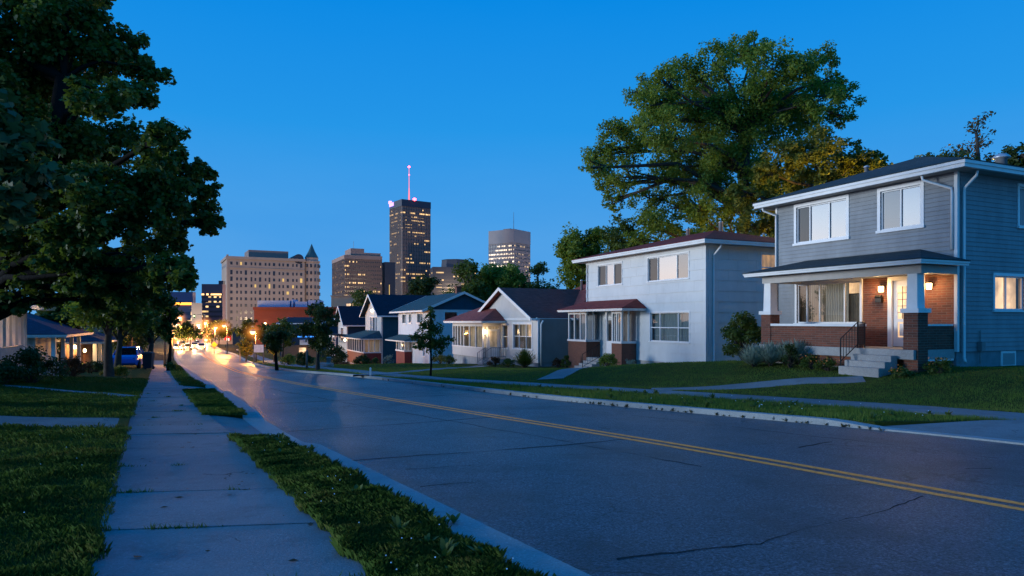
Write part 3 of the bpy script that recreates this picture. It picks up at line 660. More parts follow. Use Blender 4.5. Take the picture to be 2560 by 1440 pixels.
# low spray of a second maple nearer the camera
o = (-9.6, 7.4, gz(-9.6, 7.4))
lst = [(20, 340, 70), (90, 350, 55), (40, 430, 75), (110, 440, 45), (20, 500, 60), (-60, 380, 110), (-70, 500, 90), (-100, 250, 120)]
tree('maple_tree', 'lighter green maple branch hanging in at the frame edge', 'tree', o, [(0, 0, 0), (.3, 0, 1.6), (1.2, 0, 2.6), (2.4, .2, 3.2)], .16, meas_lobes(o, 8.0, lst, .5, 8), 2600, .15, LEAF['mapleold'], 'barkdark', MAPLE, 12, None, .7, 1, 1., .45)

# the big ash behind the white house
o = (16.6, 50, gz(16.6, 50))
lst = [(1660, 210, 55), (1720, 180, 55), (1780, 150, 60), (1850, 130, 50), (1890, 110, 40), (1930, 170, 70), (2010, 160, 60), (2060, 150, 40), (2085, 200, 35), (1640, 260, 60), (1610, 230, 40), (1700, 260, 75), (1790, 240, 80), (1880, 240, 85), (1980, 250, 85), (2060, 250, 60), (2110, 240, 40), (1600, 320, 50), (1530, 330, 40), (1500, 380, 45), (1560, 380, 60), (1490, 420, 35), (1520, 460, 40), (1535, 505, 28), (1570, 440, 45), (1650, 340, 75), (1740, 340, 80), (1830, 340, 85), (1930, 330, 80), (2020, 310, 60), (2100, 290, 38), (1700, 430, 65), (1790, 430, 70), (1880, 430, 60), (1650, 420, 50), (1620, 500, 45), (1680, 520, 60), (1750, 520, 60), (1840, 520, 55), (1620, 560, 45), (1700, 580, 50), (1600, 600, 40), (1780, 570, 45)]
tree('ash_tree', 'very tall spreading tree behind the white two storey house', 'tree', o, [(0, 0, 0), (.1, 0, 2.5), (.2, 0, 5), (-.1, -.5, 8), (.3, -.8, 11), (.2, -.8, 14), (.6, -.4, 17)], .60, meas_lobes(o, 50, lst, 4.5, 3) + lobes_ell((.5, 0, 13.5), (6, 3, 5.5), 6, 1.4, 77), 115000, .21, LEAF['ash'], 'bark', DIAMOND, 15, None, .85, 2, 1.08, .38)
o = (20.2, 43, gz(20.2, 43))
lst = [(1960, 390, 55), (2040, 370, 60), (2110, 390, 50), (2160, 400, 42), (2190, 420, 30), (1920, 430, 40), (1990, 450, 60), (2070, 440, 60), (2140, 430, 45), (1930, 510, 50), (2010, 510, 55), (2080, 480, 50), (1880, 560, 45), (1940, 580, 40), (1860, 480, 40)]
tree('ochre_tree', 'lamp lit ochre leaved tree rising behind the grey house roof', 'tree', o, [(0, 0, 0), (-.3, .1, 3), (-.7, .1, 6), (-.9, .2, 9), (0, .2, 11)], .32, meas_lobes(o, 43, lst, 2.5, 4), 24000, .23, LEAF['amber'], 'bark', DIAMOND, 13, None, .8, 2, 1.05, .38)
def crown_tree(name, label, x, y, H, R, n, size, leaf, seed, group=None, trunk_h=.35, nl=16, bark='bark', zt=None, tr=None, el=1., clumps=12, z=None, tight=1.):
    z0 = gz(x, y) if z is None else z; th = H * trunk_h; ch = (H - th) / 2
    T = [(0, 0, 0), (.02 * H * math.sin(seed), 0, th * .6), (.03 * H * math.sin(seed), .01 * H, th), (.02 * H, 0, th + ch * .7), (0, 0, th + ch * 1.4)]
    lo = lobes_ell((0, 0, th + ch), (R * .72, R * .72, ch * .78), nl, R * .36, seed)
    return tree(name, label, 'tree', (x, y, z0), T, tr or .022 * H + .03, lo, n, size, leaf, bark, DIAMOND, clumps, group, .85, 1, tight, .42)
GB = 'trees behind the row of houses'
crown_tree('leafy_tree', 'dense green tree between the white house and the brown roofed bungalow', 6.4, 60, 13.2, 3.7, 14000, .28, LEAF['ash'], 11, GB)
crown_tree('leafy_tree', 'smaller dark green tree at the left shoulder of the tall ash', 9.8, 57, 13.2, 3.2, 11000, .27, LEAF['mid'], 12, GB)
crown_tree('leafy_tree', 'broad tree in front of the bright office tower', -1.4, 98, 16.6, 5.4, 15000, .40, LEAF['ash'], 13, GB, .25)
crown_tree('leafy_tree', 'thin crowned tree at the right foot of the bright office tower', 3.6, 96, 15.2, 3.4, 4500, .34, LEAF['mid'], 14, GB, .3)
crown_tree('leafy_tree', 'round tree left of the bright office tower above the teal gable', -6.2, 96, 15.0, 5.2, 13000, .40, LEAF['mid'], 15, GB, .25)
crown_tree('leafy_tree', 'low tree below the tall mast tower', -13.0, 104, 13.2, 4.6, 9000, .42, LEAF['dark'], 16, GB, .25)
crown_tree('leafy_tree', 'dark tree below the brown office block', -21.5, 106, 13.0, 4.0, 9000, .42, LEAF['mid'], 17, GB, .25)
crown_tree('leafy_tree', 'tree crown rising beyond the hip of the grey house roof', 23.6, 36.5, 13.9, 2.8, 10000, .22, LEAF['dark'], 18, GB, .35)
crown_tree('leafy_tree', 'green tree behind the metal flue of the grey house', 26.0, 34.5, 13.6, 2.6, 8000, .22, LEAF['dark'], 19, GB, .35)
crown_tree('bare_tree', 'nearly bare twiggy tree beyond the grey house roof', 25.6, 37.5, 15.6, 2.0, 1100, .2, LEAF['dry'], 20, None, .45, 14, 'bark', None, .16, 1, 9)
# street trees
GS = 'young street trees on the lawns'
lo = [(0, 0, 1.9, .62), (-.55, .1, 1.75, .45), (.55, 0, 1.7, .45), (.85, .1, 1.75, .3), (-.8, 0, 1.95, .28), (-.1, .1, 2.6, .42), (.35, 0, 2.25, .4), (-.4, 0, 2.3, .36), (.02, 0, 3.0, .27), (0, 0, 3.25, .15), (.2, .1, 1.45, .4), (-.3, 0, 1.4, .38), (.62, 0, 1.3, .3), (-.6, 0, 1.42, .28)]
x, y = -3.9, 32.6
tree('young_tree', 'slim young tree with dark thin trunk before the cream bungalow', 'tree', (x, y, gz(x, y)), [(0, 0, 0), (.03, 0, .7), (0, 0, 1.4), (.02, 0, 2.2), (0, 0, 3)], .05, lo, 3400, .125, LEAF['mid'], 'barkdark', DIAMOND, 9, GS, .85, 1, 1., .42)
crown_tree('young_tree', 'bushy young tree with pale trunk before the steep gabled house', -12.0, 42.0, 4.5, 1.6, 6500, .17, LEAF['dark'], 22, GS, .24, 16)
crown_tree('young_tree', 'round dark young tree left of the bushy pale trunked one', -15.9, 46.0, 3.55, 1.25, 4000, .17, LEAF['dark'], 23, GS, .30, 14, 'barkdark')
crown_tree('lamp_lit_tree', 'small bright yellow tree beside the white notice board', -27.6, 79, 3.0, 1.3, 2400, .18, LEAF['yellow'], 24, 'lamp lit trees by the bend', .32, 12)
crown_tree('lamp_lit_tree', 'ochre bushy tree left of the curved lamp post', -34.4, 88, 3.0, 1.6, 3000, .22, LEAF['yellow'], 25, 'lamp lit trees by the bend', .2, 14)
crown_tree('dark_tree', 'dark tree mass behind the curved lamp post', -36.5, 108, 6.4, 2.6, 4200, .34, LEAF['mid'], 26, 'trees down the street', .2)
# trees on the other side, lit from below by lamps
GL2 = 'trees along the left sidewalk'
crown_tree('sidewalk_tree', 'olive tree with stout trunk behind the round yellow bush', -18.9, 31.9, 6.6, 2.9, 15000, .18, LEAF['ash'], 31, GL2, .27, 18, 'bark', None, .2)
crown_tree('sidewalk_tree', 'second olive tree just beyond the stout trunked one', -21.6, 37.2, 6.6, 2.6, 11000, .19, LEAF['mid'], 32, GL2, .24, 16, 'bark', None, .18)
crown_tree('sidewalk_tree', 'dark tree shading the bin and blue car', -25.2, 47, 8.0, 3.0, 11000, .24, LEAF['dark'], 33, GL2, .2)
crown_tree('sidewalk_tree', 'small tree on the verge beside the road edge', -21.0, 41.6, 5.2, 1.05, 4600, .17, LEAF['mid'], 34, GL2, .28, 14, 'barkdark', None, .11)
crown_tree('sidewalk_tree', 'dark olive tree further along the sidewalk', -32.5, 58, 8.6, 2.8, 9500, .28, LEAF['mid'], 35, GL2, .2)
crown_tree('sidewalk_tree', 'tree overhanging the sidewalk where the lights begin', -42.0, 76, 8.4, 2.6, 7500, .3, LEAF['mid'], 36, GL2, .25)
for i, (x, y, h, r, la) in enumerate(((-37.5, 66, 6.6, 3.0, 'low dark tree beyond the brick house lamp'), (-47, 84, 7.6, 3.6, 'dark tree beyond the lights of the left sidewalk'), (-54.5, 98, 8.0, 3.8, 'dark tree left of the oncoming headlights'), (-62, 112, 8.4, 4.0, 'tall dark tree closing the left side of the street'), (-32.5, 49, 5.4, 2.4, 'shadowy tree behind the blue hatchback'))):
    crown_tree('sidewalk_tree', la, x, y, h, r, 6500, .3, LEAF['dark' if i % 2 else 'mid'], 140 + i, GL2, .10, 15)
far = [(-71, 150, 7.0, 3.5), (-82, 190, 8, 5), (-64, 165, 7.5, 3.6), (-60, 182, 7.2, 4.2), (-72, 205, 8, 5), (-52, 150, 6.6, 3.4), (-85, 230, 8.5, 5), (-100, 232, 8, 5), (-46, 128, 6, 2.8), (-120, 228, 9, 6)]
names = ['right of the tallest far lamp', 'at the far left of the street end', 'behind the pair of far lamps', 'before the red brick block', 'at the foot of the hotel', 'beside the far kerb bend', 'under the hotel corner', 'under the orange sign', 'between the lamps and the brick block', 'behind the far left lamps']
for i, (x, y, h, r) in enumerate(far):
    crown_tree('dark_tree', 'distant dark street tree ' + names[i], x, y, h, r, 2600, .5, LEAF['mid' if i % 2 else 'dark'], 50 + i, 'trees down the street', .15, 12, clumps=8)

# ------------------------------------------------------------------ shrubs
def shrub(label, x, y, H, R, n, size, leaf, seed, name='shrub', group=None, z=None, tight=.9, spiky=False):
    root = thing(name, label, 'shrub', (x, y, gz(x, y) if z is None else z), 0, group); g = random.Random(seed)
    mb = MB(); cs = []; rs = []
    for k in range(26):
        a = g.uniform(0, 2 * pi); e = g.uniform(.05, 1); rr = R * math.cos(e * 1.45) * g.uniform(.5, 1); zz = H * (.15 + .72 * math.sin(e * 1.45) * g.uniform(.6, 1))
        q = (rr * math.cos(a), rr * math.sin(a), zz); cs.append(q); rs.append(min(R, H) * g.uniform(.22, .38))
        mb.tube([(0, 0, -.05), (q[0] * .4, q[1] * .4, q[2] * .55), q], [.02 * H + .006, .012 * H, .004], 4, False)
    mb.build('stem', MT['bark'], root)
    if spiky:
        V = np.zeros((n, 4, 3)); az = RNG.random(n) * 2 * pi; el = RNG.uniform(.5, 1.5, n); ln = H * RNG.uniform(.5, 1.1, n)
        d = np.stack([np.cos(az) * np.cos(el) * R / H * 1.6, np.sin(az) * np.cos(el) * R / H * 1.6, np.sin(el)], 1); p = np.stack([-np.sin(az), np.cos(az), np.zeros(n)], 1)
        s0 = RNG.uniform(.2, .8, n)[:, None]; c0 = d * (ln[:, None]) * s0; t = d + RNG.normal(0, .25, (n, 3))
        for i, (u, w_) in enumerate(((0, -.1), (.5, -.5), (1, 0), (.5, .5))): V[:, i] = c0 + t * u * size * 2.2 + p * w_ * size * .3
        np_mesh('foliage', V.reshape(-1, 3), 4, leaf, root)
    else:
        V, k = leaf_cloud(np.array(cs), np.array(rs), n, size, DIAMOND, .85); np_mesh('foliage', V, k, leaf, root)
    return root
# ------------------------------------------------------------------ houses
UV = Vector((-.417, .909)); VV = Vector((.909, .417)); RZ_R = math.atan2(-.909, .417); RZ_L = math.atan2(.909, -.417)
def Tf(y0=0.): return lambda a, o_, z: (a, y0 - o_, z)
def Ts(x0=0.): return lambda a, o_, z: (x0 + o_, a, z)
def Tl(x0=0.): return lambda a, o_, z: (x0 - o_, a, z)
def wall(mb, T, a0, a1, z0, z1, ops=(), thick=.16, row=0, lap=.018, seam=0):
    zs = {z0, z1}
    for o_ in ops: zs |= {max(z0, min(z1, o_[2])), max(z0, min(z1, o_[3]))}
    if row:
        k = z0
        while k < z1: zs.add(k); k += row
    zs = sorted(zs); zs = [z for i, z in enumerate(zs) if i == 0 or z - zs[i - 1] > 1e-4]
    for za, zb in zip(zs[:-1], zs[1:]):
        zc = (za + zb) / 2
        if row:
            r0 = z0 + math.floor((zc - z0) / row) * row; oa = lap * (1 - (za - r0) / row); ob = lap * (1 - (zb - r0) / row)
        else: oa = ob = 0
        segs = [(a0, a1)]
        for o_ in ops:
            if o_[2] < zc < o_[3]:
                ns = []
                for s, e in segs:
                    if o_[1] <= s or o_[0] >= e: ns.append((s, e)); continue
                    if o_[0] > s: ns.append((s, o_[0]))
                    if o_[1] < e: ns.append((o_[1], e))
                segs = ns
        if seam:
            ns = []; k_ = math.floor((zc - z0) / row); off = (k_ % 2) * seam / 2
            for s, e in segs:
                p_ = s
                for q_ in range(60):
                    c_ = a0 + off + seam * q_
                    if p_ + .05 < c_ < e - .05: ns.append((p_, c_ - .003)); p_ = c_ + .003
                ns.append((p_, e))
            segs = ns
        for s, e in segs:
            mb.hexa([T(s, oa, za), T(e, oa, za), T(e, -thick, za), T(s, -thick, za), T(s, ob, zb), T(e, ob, zb), T(e, -thick, zb), T(s, -thick, zb)])
def window(parent, T, a0, a1, z0, z1, cols=(), rows=(), tw=.09, fm='whitefresh', pane='glass', back=None, backs=None, proud=.035, sill=True, bar=.05, name='window', depth=.09, label=None):
    """frame with casing and sash bars > pane, curtain or lit blind behind"""
    f = MB()
    f.box(a0 - tw, a0, -.02, proud, z0, z1, T); f.box(a1, a1 + tw, -.02, proud, z0, z1, T)
    f.box(a0 - tw, a1 + tw, -.02, proud + .006, z1, z1 + tw * 1.1, T); f.box(a0 - tw - (.03 if sill else 0), a1 + tw + (.03 if sill else 0), -.02, proud + (.04 if sill else .004), z0 - tw * .8, z0, T)
    s = .045
    f.box(a0, a0 + s, -.085, -.025, z0, z1, T); f.box(a1 - s, a1, -.085, -.025, z0, z1, T); f.box(a0 + s, a1 - s, -.085, -.025, z0, z0 + s, T); f.box(a0 + s, a1 - s, -.085, -.025, z1 - s, z1, T)
    for c in cols: a = a0 + (a1 - a0) * c; f.box(a - bar / 2, a + bar / 2, -.083, -.022, z0 + s, z1 - s, T)
    for r in rows: z = z0 + (z1 - z0) * r; f.box(a0 + s, a1 - s, -.080, -.024, z - bar / 2, z + bar / 2, T)
    fo = f.build(name, MT[fm], parent)
    if label: fo['label'] = label
    edges = [0] + list(cols) + [1] if isinstance(pane, (list, tuple)) else [0, 1]
    for i in range(len(edges) - 1):
        pa = a0 + (a1 - a0) * edges[i] + (.01 if i == 0 else 0); pb = a0 + (a1 - a0) * edges[i + 1] - (.01 if i == len(edges) - 2 else 0)
        g = MB(); g.add([T(pa, -.06, z0 + .01), T(pb, -.06, z0 + .01), T(pb, -.06, z1 - .01), T(pa, -.06, z1 - .01)], [(0, 1, 2, 3)])
        g.build('pane', MT[pane[i] if isinstance(pane, (list, tuple)) else pane], fo)
    for b in (backs or ([(0, 1, 0, 1, back)] if back else [])):
        c0, c1, r0, r1, mm = b; q = MB(); n = 16; A0, A1 = a0 + (a1 - a0) * c0, a0 + (a1 - a0) * c1; Z0, Z1 = z0 + (z1 - z0) * r0, z0 + (z1 - z0) * r1
        vs = []
        for i in range(n + 1):
            a = A0 + (A1 - A0) * i / n; off = -.14 - depth - (.025 if i % 2 else 0)
            vs += [T(a, off, Z0), T(a, off, Z1)]
        q.add(vs, [(2 * i, 2 * i + 2, 2 * i + 3, 2 * i + 1) for i in range(n)]); q.build('curtain' if 'cur' in mm else 'lit_blind', MT[mm], fo)
    return fo
def fascia_ring(mb, x0, x1, y0, y1, z, h, d=.11):
    for za, zb, e in ((z, z + h * .55, .0), (z + h * .55, z + h, .035)):   # stepped gutter profile
        mb.box(x0 - e, x1 + e, y0 - e, y0 + d, za, zb); mb.box(x0 - e, x1 + e, y1 - d, y1 + e, za, zb)
        mb.box(x0 - e, x0 + d, y0 + d, y1 - d, za, zb); mb.box(x1 - d, x1 + e, y0 + d, y1 - d, za, zb)
def hip_roof(parent, x0, x1, y0, y1, z, slope, rm, fm='white', fh=.19, soffit='greytrim', ov=.05):
    mb = MB(); zz = z + fh - .01; X0, X1, Y0, Y1 = x0 - ov, x1 + ov, y0 - ov, y1 + ov; dx, dy = X1 - X0, Y1 - Y0; h = min(dx, dy) / 2
    if dx <= dy: A, B = ((X0 + X1) / 2, Y0 + h, zz + h * slope), ((X0 + X1) / 2, Y1 - h, zz + h * slope)
    else: A, B = (X0 + h, (Y0 + Y1) / 2, zz + h * slope), (X1 - h, (Y0 + Y1) / 2, zz + h * slope)
    c = [(X0, Y0, zz), (X1, Y0, zz), (X1, Y1, zz), (X0, Y1, zz)]
    lo = [(a, b, q - .025) for a, b, q in c]
    if dx <= dy: fs = [(0, 1, 4), (1, 2, 5, 4), (2, 3, 5), (3, 0, 4, 5)]
    else: fs = [(0, 1, 5, 4), (1, 2, 5), (2, 3, 4, 5), (3, 0, 4)]
    mb.add(c + [A, B] + lo, fs + [(0, 6, 7, 1), (1, 7, 8, 2), (2, 8, 9, 3), (3, 9, 6, 0), (9, 8, 7, 6)])
    r = mb.build('roof', MT[rm], parent)
    f = MB(); fascia_ring(f, x0, x1, y0, y1, z, fh - .04); f.build('gutter', MT[fm], parent)
    s = MB(); s.box(x0 + .11, x1 - .11, y0 + .11, y1 - .11, z + .02, z + .05); s.build('soffit', MT[soffit], parent)
    return r
def shed_hip(parent, x0, x1, y0, y1, z, ztop, rm, fm='white', hl=1.1, hr=1.1, fh=.16, soffit='greytrim', ceil=True):
    """porch roof leaning on the wall at y1, hipped ends"""
    mb = MB(); e = .05; zz = z + fh - .01
    P = [(x0 - e, y0 - e, zz), (x1 + e, y0 - e, zz), (x1 + e, y1, zz), (x0 - e, y1, zz), (x0 + hl, y1, ztop), (x1 - hr, y1, ztop)]
    mb.add(P + [(a, b, c - .025) for a, b, c in P[:4]], [(0, 1, 5, 4), (1, 2, 5), (3, 0, 4), (0, 6, 7, 1), (1, 7, 8, 2), (3, 9, 6, 0), (9, 8, 7, 6)])
    r = mb.build('porch_roof', MT[rm], parent)
    f = MB()
    for za, zb, k in ((z, z + (fh - .04) * .55, 0), (z + (fh - .04) * .55, z + fh - .04, .03)):
        f.box(x0 - k, x1 + k, y0 - k, y0 + .1, za, zb); f.box(x0 - k, x0 + .1, y0 + .1, y1, za, zb); f.box(x1 - .1, x1 + k, y0 + .1, y1, za, zb)
    f.build('porch_gutter', MT[fm], parent)
    s = MB(); s.box(x0 + .1, x1 - .1, y0 + .1, y1, z + .02, z + .05); s.build('porch_ceiling', MT[soffit], parent)
    return r
def gable_roof(parent, x0, x1, y0, y1, z, rise, rm, fm='white', axis='y', th=.12, bargeboard=True):
    """ridge along axis; x0..x1 / y0..y1 at the eaves"""
    mb = MB(); f = MB()
    if axis == 'y':
        xm = (x0 + x1) / 2
        for xa, s in ((x0, 1), (x1, -1)):
            mb.hexa([(xa, y0, z), (xm, y0, z + rise), (xm, y1, z + rise), (xa, y1, z), (xa, y0, z + th), (xm, y0, z + rise + th), (xm, y1, z + rise + th), (xa, y1, z + th)])
            f.hexa([(xa - s * .02, y0 - .05, z - .1), (xm, y0 - .05, z + rise - .1), (xm, y0 - .004, z + rise - .1), (xa - s * .02, y0 - .004, z - .1), (xa - s * .02, y0 - .05, z + th + .02), (xm, y0 - .05, z + rise + th + .02), (xm, y0 - .004, z + rise + th + .02), (xa - s * .02, y0 - .004, z + th + .02)])
            f.box(min(xa, xa - s * .09), max(xa, xa - s * .09), y0, y1, z - .06, z + th - .02)
    else:
        ym = (y0 + y1) / 2
        for ya, s in ((y0, 1), (y1, -1)):
            mb.hexa([(x0, ya, z), (x1, ya, z), (x1, ym, z + rise), (x0, ym, z + rise), (x0, ya, z + th), (x1, ya, z + th), (x1, ym, z + rise + th), (x0, ym, z + rise + th)])
            for xa, q in ((x1, 1), (x0, -1)):
                f.hexa([(xa + q * .004, ya - s * .02, z - .1), (xa + q * .05, ya - s * .02, z - .1), (xa + q * .05, ym, z + rise - .1), (xa + q * .004, ym, z + rise - .1), (xa + q * .004, ya - s * .02, z + th + .02), (xa + q * .05, ya - s * .02, z + th + .02), (xa + q * .05, ym, z + rise + th + .02), (xa + q * .004, ym, z + rise + th + .02)])
            f.box(x0, x1, min(ya, ya - s * .09), max(ya, ya - s * .09), z - .06, z + th - .02)
    r = mb.build('roof', MT[rm], parent); f.build('bargeboard', MT[fm], parent); return r
def railing(parent, pts, h, n, m='iron', r=.014):
    mb = MB(); P = [Vector(p) for p in pts]
    for q in (h, .12): mb.tube([p + Vector((0, 0, q)) for p in P], r * 1.1, 6)
    for a, b in zip(P[:-1], P[1:]):
        for k in range(n + 1):
            p = a.lerp(b, k / n); big = k in (0, n)
            mb.tube([p + Vector((0, 0, 0 if big else .12)), p + Vector((0, 0, h))], r * (1.5 if big else .7), 6)
    return mb.build('railing', MT[m], parent)
def spout(parent, pts, r=.042):
    mb = MB(); mb.tube(pts, r, 8); return mb.build('downspout', MT['white'], parent, True)
def light(name, loc, power, col, r=.05, parent=None):
    l = bpy.data.lights.new(name, 'POINT'); l.energy = power; l.color = col; l.shadow_soft_size = r
    o = bpy.data.objects.new(name, l); C.objects.link(o); o.location = loc
    if parent: o.parent = parent
    return o
def shellbox(parent, x0, x1, y0, y1, z0, z1, m, skip=''):
    """back and unseen side walls so the house is closed"""
    mb = MB(); t = .16
    mb.box(x0, x1, y1 - t, y1, z0, z1)
    if 'l' not in skip: mb.box(x0, x0 + t, y0 + t, y1 - t, z0, z1)
    if 'r' not in skip: mb.box(x1 - t, x1, y0 + t, y1 - t, z0, z1)
    return mb.build('wall', MT[m], parent)

# --- grey two storey house with the lit brick porch
H1 = thing('grey_house', 'blue grey clapboard two storey house with lit brick porch', 'house', (13.41, 20.5, 0), RZ_R)
UL = (-6.05, -3.84, 4.5, 5.87); UR = (-2.52, -1.12, 4.56, 5.86); PW = (-6.03, -3.30, 1.46, 2.92); DR = (-2.1, -1.15, .70, 2.86)
mb = MB(); wall(mb, Tf(), -7.04, 0, 2.98, 6.06, [UL, UR], .16, .14, .024); wall(mb, Tf(), -7.04, -3.22, .6, 2.98, [PW], .16, .14, .024); mb.build('wall', MT['sidingA'], H1)
mb = MB(); wall(mb, Tf(.02), -3.22, 0.0, .6, 2.98, [DR], .16); mb.build('brick_wall', MT['brickA'], H1)
S1 = (1.83, 3.38, 1.88, 2.95); S2 = (3.12, 4.6, 4.57, 5.84)
mb = MB(); wall(mb, Ts(), .165, 9.5, .6, 6.06, [S1, S2], .16, .14, .020); mb.build('wall', MT['sidingA'], H1)
shellbox(H1, -7.04, 0, 0, 9.5, -.8, 6.06, 'sidingA', 'r')
mb = MB(); wall(mb, Tf(.03), -7.0, -.03, -.8, .598, [], .15); wall(mb, Ts(-.03), .18, 9.3, -.8, .598, [], .15); mb.build('foundation', MT['found'], H1)
for xa, xb in ((-.06, .040), (-7.08, -6.98)): mb = MB(); mb.box(xa, xb, -.040, .06, .6, 6.04); mb.build('corner_board', MT['white'], H1)
window(H1, Tf(), *UL, cols=(.27, .66), tw=.11, pane=['glassscreen', 'glass', 'glass'])
window(H1, Tf(), *UR, cols=(.5,), tw=.11, pane=['glasssoft', 'glass'])
window(H1, Tf(), *PW, cols=(.16, .37, .76), tw=.09, pane='glassdim', backs=[(.16, .37, 0, 1, 'cur_warm'), (.38, .76, 0, 1, 'cur_warm'), (.77, 1, .72, 1, 'lit_peach'), (0, .15, 0, 1, 'lit_dim'), (.77, 1, 0, .70, 'lit_dim')])
window(H1, Ts(), *S1, cols=(.42,), tw=.08, pane='glassdim', back='lit_peach', label='side window glowing peach behind its blind')
window(H1, Ts(), *S2, cols=(.5,), tw=.09, pane='glassdim', back='cur_dark')
bw = MB(); bw.box(2.2, 2.97, -.06, .035, .08, .58, Ts(-.03)); wv = bw.build('basement_window', MT['white'], H1)
bw = MB(); bw.box(2.27, 2.9, -.05, .04, .14, .51, Ts(-.03)); bw.build('pane', MT['glassdark'], wv)
# door
d = MB(); d.box(-2.24, -2.1, -.02, .05, .68, 2.98, Tf(-.0)); d.box(-1.15, -1.01, -.02, .05, .68, 2.98, Tf()); d.box(-2.1, -1.15, -.02, .05, 2.86, 2.98, Tf()); d.build('door_frame', MT['whitefresh'], H1)
d = MB(); T = Tf(.05); X0, X1 = -2.1, -1.15
for b in ((X0, X0 + .16, .7, 2.86), (X1 - .16, X1, .7, 2.86), (X0 + .16, X1 - .16, .7, 1.0), (X0 + .16, X1 - .16, 2.66, 2.86), (X0 + .16, X1 - .16, 1.5, 1.6)): d.box(b[0], b[1], -.03, .015, b[2], b[3], T)
d.box(X0 + .22, X1 - .22, -.02, .006, 1.05, 1.45, T)
dr = d.build('door', MT['whitefresh'], H1)
d = MB(); d.box(X0 + .16, X1 - .16, -.03, -.01, 1.0, 2.66, T); d.build('door_glass', MT['lit_peach'], dr)
d = MB()
for k in range(1, 4): a = X0 + .16 + (X1 - X0 - .32) * k / 4; d.box(a - .008, a + .008, -.01, .004, 1.6, 2.66, T)
for k in range(1, 5): z = 1.6 + 1.06 * k / 5; d.box(X0 + .16, X1 - .16, -.01, .006, z - .008, z + .008, T)
d.build('door_grille', MT['iron'], dr)
d = MB(); d.tube([(X1 - .08, .0, 1.62), (X1 - .08, -.03, 1.62), (X1 - .08, -.03, 1.75)], .014, 6); d.build('handle', MT['steel'], dr)
r = hip_roof(H1, -7.64, .6, -.6, 10.1, 6.02, .33, 'roofA', fh=.24)
mb = MB(); mb.lathe(-2.5, 6.6, [(.19, 7.0), (.19, 7.62), (.30, 7.64), (.30, 7.68), (.2, 7.78), (.05, 7.82)], 16); mb.build('flue', MT['steel'], r, True)
mb = MB(); mb.lathe(-5.0, 2.5, [(.075, 6.9), (.075, 7.42), (.11, 7.43), (.11, 7.46), (.04, 7.5)], 12); mb.build('vent_pipe', MT['steel'], r, True)
spout(H1, [(.45, .25, 6.0), (.42, .25, 5.86), (.10, .22, 5.55), (.08, .22, 5.40), (.08, .22, .42), (.16, .16, .28)])
spout(H1, [(-.75, -.5, 6.0), (-.74, -.48, 5.88), (-.12, -.07, 5.55), (-.10, -.07, 5.4), (-.10, -.07, 3.7)])
spout(H1, [(-7.3, -.5, 6.0), (-7.28, -.46, 5.9), (-7.0, -.09, 5.7), (-7.0, -.08, 5.5), (-7.0, -.08, .3)])
mb = MB(); mb.box(.02, .16, .95, 1.13, .62, .9); mb.tube([(.06, 1.04, .9), (.06, 1.04, 1.25)], .02); mb.tube([(.06, 1.04, .62), (.06, 1.04, .2)], .025); mb.build('gas_meter', MT['greym'], H1)
# porch
mb = MB(); mb.box(-6.05, -.05, -1.9, -.02, .40, .68); mb.build('porch_floor', MT['stepc'], H1)
mb = MB(); mb.box(-5.6, -1.95, -1.72, -1.56, -.6, .40); mb.build('porch_base', MT['foundw'], H1)
mb = MB(); mb.box(-5.6, -1.95, -1.76, -1.55, .06, 1.36); mb.box(-.32, -.08, -1.33, .0, .62, 1.38); mb.build('porch_brick_wall', MT['brickA'], H1)
mb = MB(); mb.box(-5.58, -1.90, -1.82, -1.49, 1.36, 1.44); mb.box(-.36, -.04, -1.33, -.1, 1.38, 1.44); mb.box(-.29, -.06, -1.30, -.05, .34, .62); mb.build('wall_cap', MT['white'], H1)
for cx in (-.225, -5.845):
    mb = MB(); mb.box(cx - .225, cx + .225, -1.78, -1.33, -.6, 1.77); p = mb.build('pillar', MT['brickA'], H1)
    mb = MB(); mb.box(cx - .285, cx + .285, -1.84, -1.27, 1.77, 1.90); mb.build('pillar_cap', MT['white'], p)
    mb = MB(); mb.taper(cx, -1.555, 1.90, 2.92, .172, .150); mb.build('column', MT['white'], p)
mb = MB(); mb.box(-6.1, .05, -1.70, -1.42, 2.92, 3.17); mb.box(-.26, .02, -1.42, -.03, 2.94, 3.17); mb.box(-6.08, -5.8, -1.42, -.03, 2.94, 3.17); mb.build('porch_beam', MT['beam'], H1)
shed_hip(H1, -6.5, .38, -2.2, -.03, 3.17, 3.80, 'roofA', hl=.9, hr=1.5, soffit='white')
mb = MB()
for k in range(3): mb.box(-1.93, -.56, -1.9 - .27 * (k + 1), -1.9 - .27 * k if k else -1.9, -.4, .68 - .183 * (k + 1) + .003 * k)
mb.build('steps', MT['stepc'], H1)
railing(H1, [(-1.88, -2.68, .16), (-1.88, -1.92, .68), (-1.88, -1.60, .68)], .82, 6)
for a, z in ((-2.42, 2.60), (-.78, 2.62)):
    mb = MB(); mb.box(a - .05, a + .05, -.05, .0, z - .02, z + .10); mb.tube([(a, -.03, z + .14), (a, -.12, z + .16), (a, -.12, z + .11)], .012); mb.taper(a, -.12, z + .09, z + .13, .075, .03)
    for sx in (-1, 1):
        for sy in (-1, 1): mb.tube([(a + sx * .06, -.12 + sy * .06, z - .11), (a + sx * .065, -.12 + sy * .065, z + .09)], .006, 4)
    lo_ = mb.build('wall_lantern', MT['iron'], H1)
    mb = MB(); mb.taper(a, -.12, z - .10, z + .085, .05, .058); mb.build('lantern_glass', MT['lamp_warm'], lo_)
    light('porch_light', (a, -.26, z - .02), 34, (1, .58, .22), .06, H1)
mb = MB(); mb.box(-2.66, -2.44, -.10, .0, 2.16, 2.34); mb.tube([(-2.66, -.06, 2.34), (-2.44, -.06, 2.34)], .06, 8); mb.build('letter_box', MT['iron'], H1)

